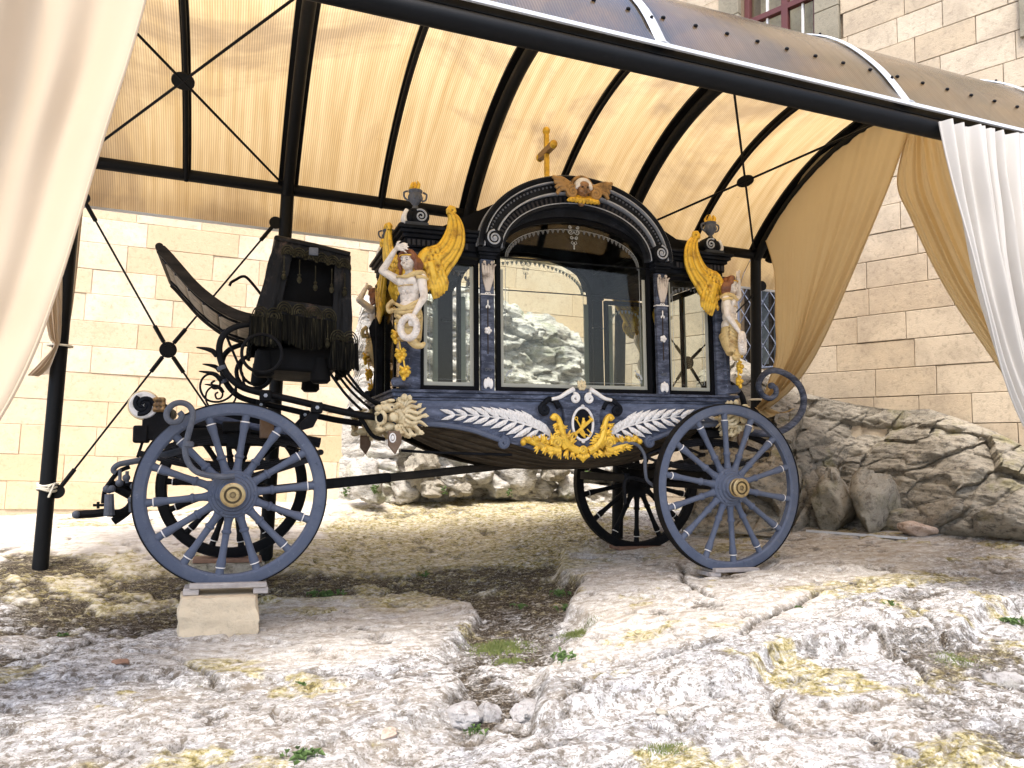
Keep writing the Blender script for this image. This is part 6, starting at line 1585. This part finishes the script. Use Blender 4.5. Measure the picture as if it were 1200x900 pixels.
# scrolled lamp iron in front of the near fore wheel
sc_ = [(275,558),(262,559),(243,557),(229,552),(220,541),(217,527),(220,512),(224,497),(226,485),(222,476),(213,472),(203,474),(196,482),(196,490),(202,495),(210,493),(213,487),(210,483)]
li = tube_px(sc_, 4.52, .0165, 'scrolled_iron', M_GREYIRON)
a = H(221, 521, 4.52); MB().lathe([(.020, -.018), (.028, -.008), (.028, .008), (.020, .018)], 12, a).build('collar', M_GREYIRON, li)
# rear scrolled iron
rp = [(862,512),(875,510),(893,512),(912,510),(927,502),(938,489),(942,474),(938,458),(926,445),(908,438),(895,443),(889,455),(893,466),(902,471),(909,466),(909,459),(904,456)]
P = smoothpts([H(x, y-4, 4.90) for x, y in rp], 6)
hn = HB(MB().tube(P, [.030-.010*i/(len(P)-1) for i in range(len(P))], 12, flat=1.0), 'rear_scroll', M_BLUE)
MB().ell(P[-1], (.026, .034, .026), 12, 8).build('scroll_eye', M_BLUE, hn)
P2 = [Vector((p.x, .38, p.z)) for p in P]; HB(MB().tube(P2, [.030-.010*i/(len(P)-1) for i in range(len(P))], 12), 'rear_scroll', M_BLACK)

# ================================================================== SUPPORTS UNDER THE WHEELS
def chock(c, w, dpt, h, mat, label, foot=True):
    b_ = empty('wheel_board', c, label, 'board', 'boards under the wheels of the hearse')
    MB().box(-w/2, w/2, -dpt/2, dpt/2, -.028, 0).build('plank', mat, b_, bevel=.005)
    if foot:
        for s in (-1, 1): MB().box(s*w/2-.05-s*.02, s*w/2+.03-s*.02, -dpt/2+.01, dpt/2-.01, -.028-h, -.0285).build('batten', mat, b_, bevel=.005)
    return b_
p1 = at(268, 683.5, 4.56); z1 = p1.z
chock(Vector((p1.x, 4.66, z1)), .40, .20, .035, M_BOARD, 'pale plank on two battens between the front wheel and the cut stone block')
def block(c, size, mat, label):
    m = MB(); nx, ny, nz_ = 16, 12, 12
    for ax in range(3):
        for s in (-1, 1):
            def fn(u, v):
                q = [0, 0, 0]; q[ax] = s; q[(ax+1) % 3] = u*2-1; q[(ax+2) % 3] = v*2-1; q = Vector(q)
                L = q.length; e = Vector([math.copysign(abs(t)**1.0, t) for t in q]); r = max(0, L-1.32); e *= (1-r*.20)
                d = nz(e*1.3+Vector((c.x, c.y, 3)), 1.6, 4)*.05
                return (e.x*size[0]*(1+d)*(1-.05*e.z*(e.x > 0)), e.y*size[1]*(1+d), e.z*size[2]*(1+d*.8))
            m.grid(fn, nx, ny)
    o = m.build('stone_block', mat, loc=c, angle=60); return tag(o, label, 'stone block', 'stone blocks under the front wheels')
ba, bb = at(208, 697, 4.50), at(296, 752, 4.50); btm = min(bb.z, gz(.0, 4.5)-.02)
blk = block(Vector(((ba.x+bb.x)/2+.015, 4.69, (z1-.064+btm)/2)), (.5*(at(303, 700, 4.5).x-ba.x), .19, .5*(z1-.064-btm)), M_BLOCK, 'pale cut limestone block under the front wheel nearest the camera')
p2 = at(267, 654, 5.955); chock(Vector((p2.x, 5.955, p2.z+.006)), .46, .20, .0, M_BOARDBR, 'brown plank under the far front wheel', False)
g0 = gz(p2.x, 5.955)-.03; block(Vector((p2.x+.0, 5.98, (p2.z-.024+g0)/2)), (.25, .19, max(.03, .5*(p2.z-.024-g0))), M_BOULDER, 'low grey stone block under the far front wheel')
p3 = at(863, 665.5, 4.58); chock(Vector((p3.x, 4.66, p3.z)), .36, .20, .030, M_BOARD, 'weathered grey plank on battens under the near rear wheel')
p4 = at(748, 640, 5.955); chock(Vector((p4.x, 5.955, p4.z+.004)), .46, .20, .0, M_BOARDBR, 'reddish brown plank under the far rear wheel', False)

# ================================================================== WEEDS AND GRASS
def gpt(px, py, z0=-.85):
    for _ in range(4):
        p = on_z(px, py, z0); z0 = gz(p.x, p.y)
    return Vector((p.x, p.y, z0))
def leafmesh(L, w):
    m = MB(); m.add([(0, 0, 0), (w, L*.4, .01), (0, L, -.01), (-w, L*.4, .01), (0, L*.45, -.006)], [(0, 1, 4), (1, 2, 4), (2, 3, 4), (3, 0, 4)]); return m
def weed(px, py, n, size, label, seed, name='weed', group='small weeds in the cracks of the rock'):
    r = random.Random(seed); c = gpt(px, py); m = MB()
    for i in range(n):
        a = r.uniform(0, 2*PI); rad = abs(r.gauss(0, size*.6)); o = Vector((rad*math.cos(a)*1.3, rad*math.sin(a), 0)); L = size*r.uniform(.35, .75); el = r.uniform(.25, 1.2)
        R3 = Matrix.Rotation(r.uniform(0, 2*PI), 4, 'Z') @ Matrix.Rotation(el, 4, 'X'); h = r.uniform(.2, .7)*size
        lf = leafmesh(L, L*r.uniform(.18, .34)); t = Vector((0, 0, h*.5)); m.add([o+t+(R3 @ Vector(v)) for v in lf.v], lf.f)
        m.tube([o, o+t], .0015, 4, cap=False)
    return tag(m.build(name, M_LEAF, smooth=False, loc=c+Vector((0, 0, .0))), label, 'weed', group)
W_ = [(385,697,46,.07,'leafy green weed in the dark soil just right of the front wheel block'),(368,698,16,.05,'smaller weed left of the leafy one beside the front wheel'),(610,712,16,.045,'little weed in the dark soil left of the raised slab'),
      (655,700,34,.06,'weed growing at the notch of the raised right slab'),(664,716,40,.055,'green weed tucked under the left lip of the raised slab'),(657,782,26,.05,'weed under the lowest corner of the raised slab'),
      (355,797,12,.035,'small yellow green weed on the pale left slab'),(1041,697,10,.055,'two leafed seedling on the slab right of the rear wheel'),(936,693,18,.04,'dark weed in a crack below the rear wheel'),(1187,706,44,.06,'bright weed at the right edge of the picture'),
      (558,870,20,.035,'weed behind the row of three pale stones'),(355,890,30,.045,'weed at the bottom edge left of the middle'),(75,744,10,.04,'tiny weed in the soil at far left'),(106,748,8,.03,'tiniest sprout in the soil at far left'),(880,612,26,.06,'weed at the foot of the boulders behind the rear wheel'),
      (438,578,26,.08,'weed at the foot of the rock face left of the rubble'),(405,580,20,.07,'weed where the block wall meets the ground'),(520,578,20,.06,'weed among the rubble under the hearse'),(597,580,18,.06,'second weed among the rubble under the hearse'),(690,560,34,.12,'taller weed behind the far rear wheel'),(497,640,14,.05,'sprig on the mossy rock behind the hearse')]
for i, (px, py, n, s, lb) in enumerate(W_):
    if py < 600: 
        c = at(px, py, 8.2)
        r = random.Random(i); m = MB()
        for k in range(n):
            o = Vector((r.gauss(0, s*.25), r.gauss(0, s*.4), r.uniform(-.02, s))); lf = leafmesh(s*.6, s*.18); R3 = Matrix.Rotation(r.uniform(0, 2*PI), 4, 'Z') @ Matrix.Rotation(r.uniform(0, 1.3), 4, 'X'); m.add([o+(R3 @ Vector(v)) for v in lf.v], lf.f)
        tag(m.build('weed', M_LEAF, smooth=False, loc=c), lb, 'weed', 'small weeds in the cracks of the rock')
    else: weed(px, py, n, s, lb, i)
def tuft(px, py, rx, ry, n, h, label, seed, mat=M_GRASS):
    r = np.random.default_rng(seed); c = gpt(px, py); X = r.normal(0, rx*.5, n); Y = r.normal(0, ry*.5, n); Z = ground_fn(c.x+X, c.y+Y)[0]; m = MB()
    for i in range(n):
        hh = h*r.uniform(.4, 1)*math.exp(-((X[i]/rx)**2+(Y[i]/ry)**2)*.6); dx, dy = r.normal(0, .4, 2)*hh; w = .0022
        m.add([(X[i]-w, Y[i], Z[i]-c.z-.002), (X[i]+w, Y[i], Z[i]-c.z-.002), (X[i]+dx, Y[i]+dy, Z[i]-c.z+hh)], [(0, 1, 2)])
    o = m.build('grass', mat, smooth=False, loc=c); return tag(o, label, 'grass', kind='stuff')
tuft(587, 761, .17, .15, 1300, .036, 'short bright grass patch in the soil left of the raised slab', 1)
tuft(600, 776, .10, .06, 500, .022, 'yellowish grass fringe just below the bright grass patch', 2)
tuft(676, 714, .10, .08, 500, .035, 'grass in the notch of the raised slab', 3)
tuft(1120, 778, .12, .10, 600, .018, 'mossy grass patch on the lower right slab', 4)
tuft(780, 880, .09, .05, 350, .015, 'small moss tuft at the bottom right of the middle', 6)

# loose grit and small stones lying in the soil and the cracks
def grit(x0, x1, y0, y1, n, seed):
    r = np.random.default_rng(seed); X = r.uniform(x0, x1, n); Y = r.uniform(y0, y1, n); Z, so, mo, pa, br = ground_fn(X, Y)
    keep = (so > .45) & (so+r.uniform(-.3, .3, n) > .5); X, Y, Z = X[keep], Y[keep], Z[keep]; m = MB()
    base = [(1, 0, 0), (.3, .9, .1), (-.8, .5, 0), (-.7, -.6, .1), (.4, -.9, 0), (.1, .1, .7), (0, 0, -.5)]
    fs = [(0, 1, 5), (1, 2, 5), (2, 3, 5), (3, 4, 5), (4, 0, 5), (1, 0, 6), (2, 1, 6), (3, 2, 6), (4, 3, 6), (0, 4, 6)]
    V = []; F = []
    for i in range(len(X)):
        sz = min(.020, .0028*math.exp(abs(r.normal(0, .75)))); a = r.uniform(0, 6.28); c, s_ = math.cos(a)*sz, math.sin(a)*sz; k = len(V)
        for bx, by, bz in base:
            j = 1+r.uniform(-.25, .25); V.append((X[i]+(bx*c-by*s_)*j, Y[i]+(bx*s_+by*c)*j, Z[i]+bz*sz*j*.8+sz*.15))
        F += [tuple(q+k for q in f) for f in fs]
    me = bpy.data.meshes.new('grit'); me.from_pydata(V, [], F); me.materials.append(M_GRIT); o = bpy.data.objects.new('grit', me); COL.objects.link(o)
    tag(o, 'loose grit and pebbles scattered over the dark soil and in the cracks', 'grit', kind='stuff')
M_GRIT = m_rock('grit_stones', (.36, .33, .29), (.18, .16, .135), (.09, .07, .055), (.2, .17, .08), 6.0, False, .3)
grit(-1.6, 4.6, 1.9, 6.2, 15000, 3)
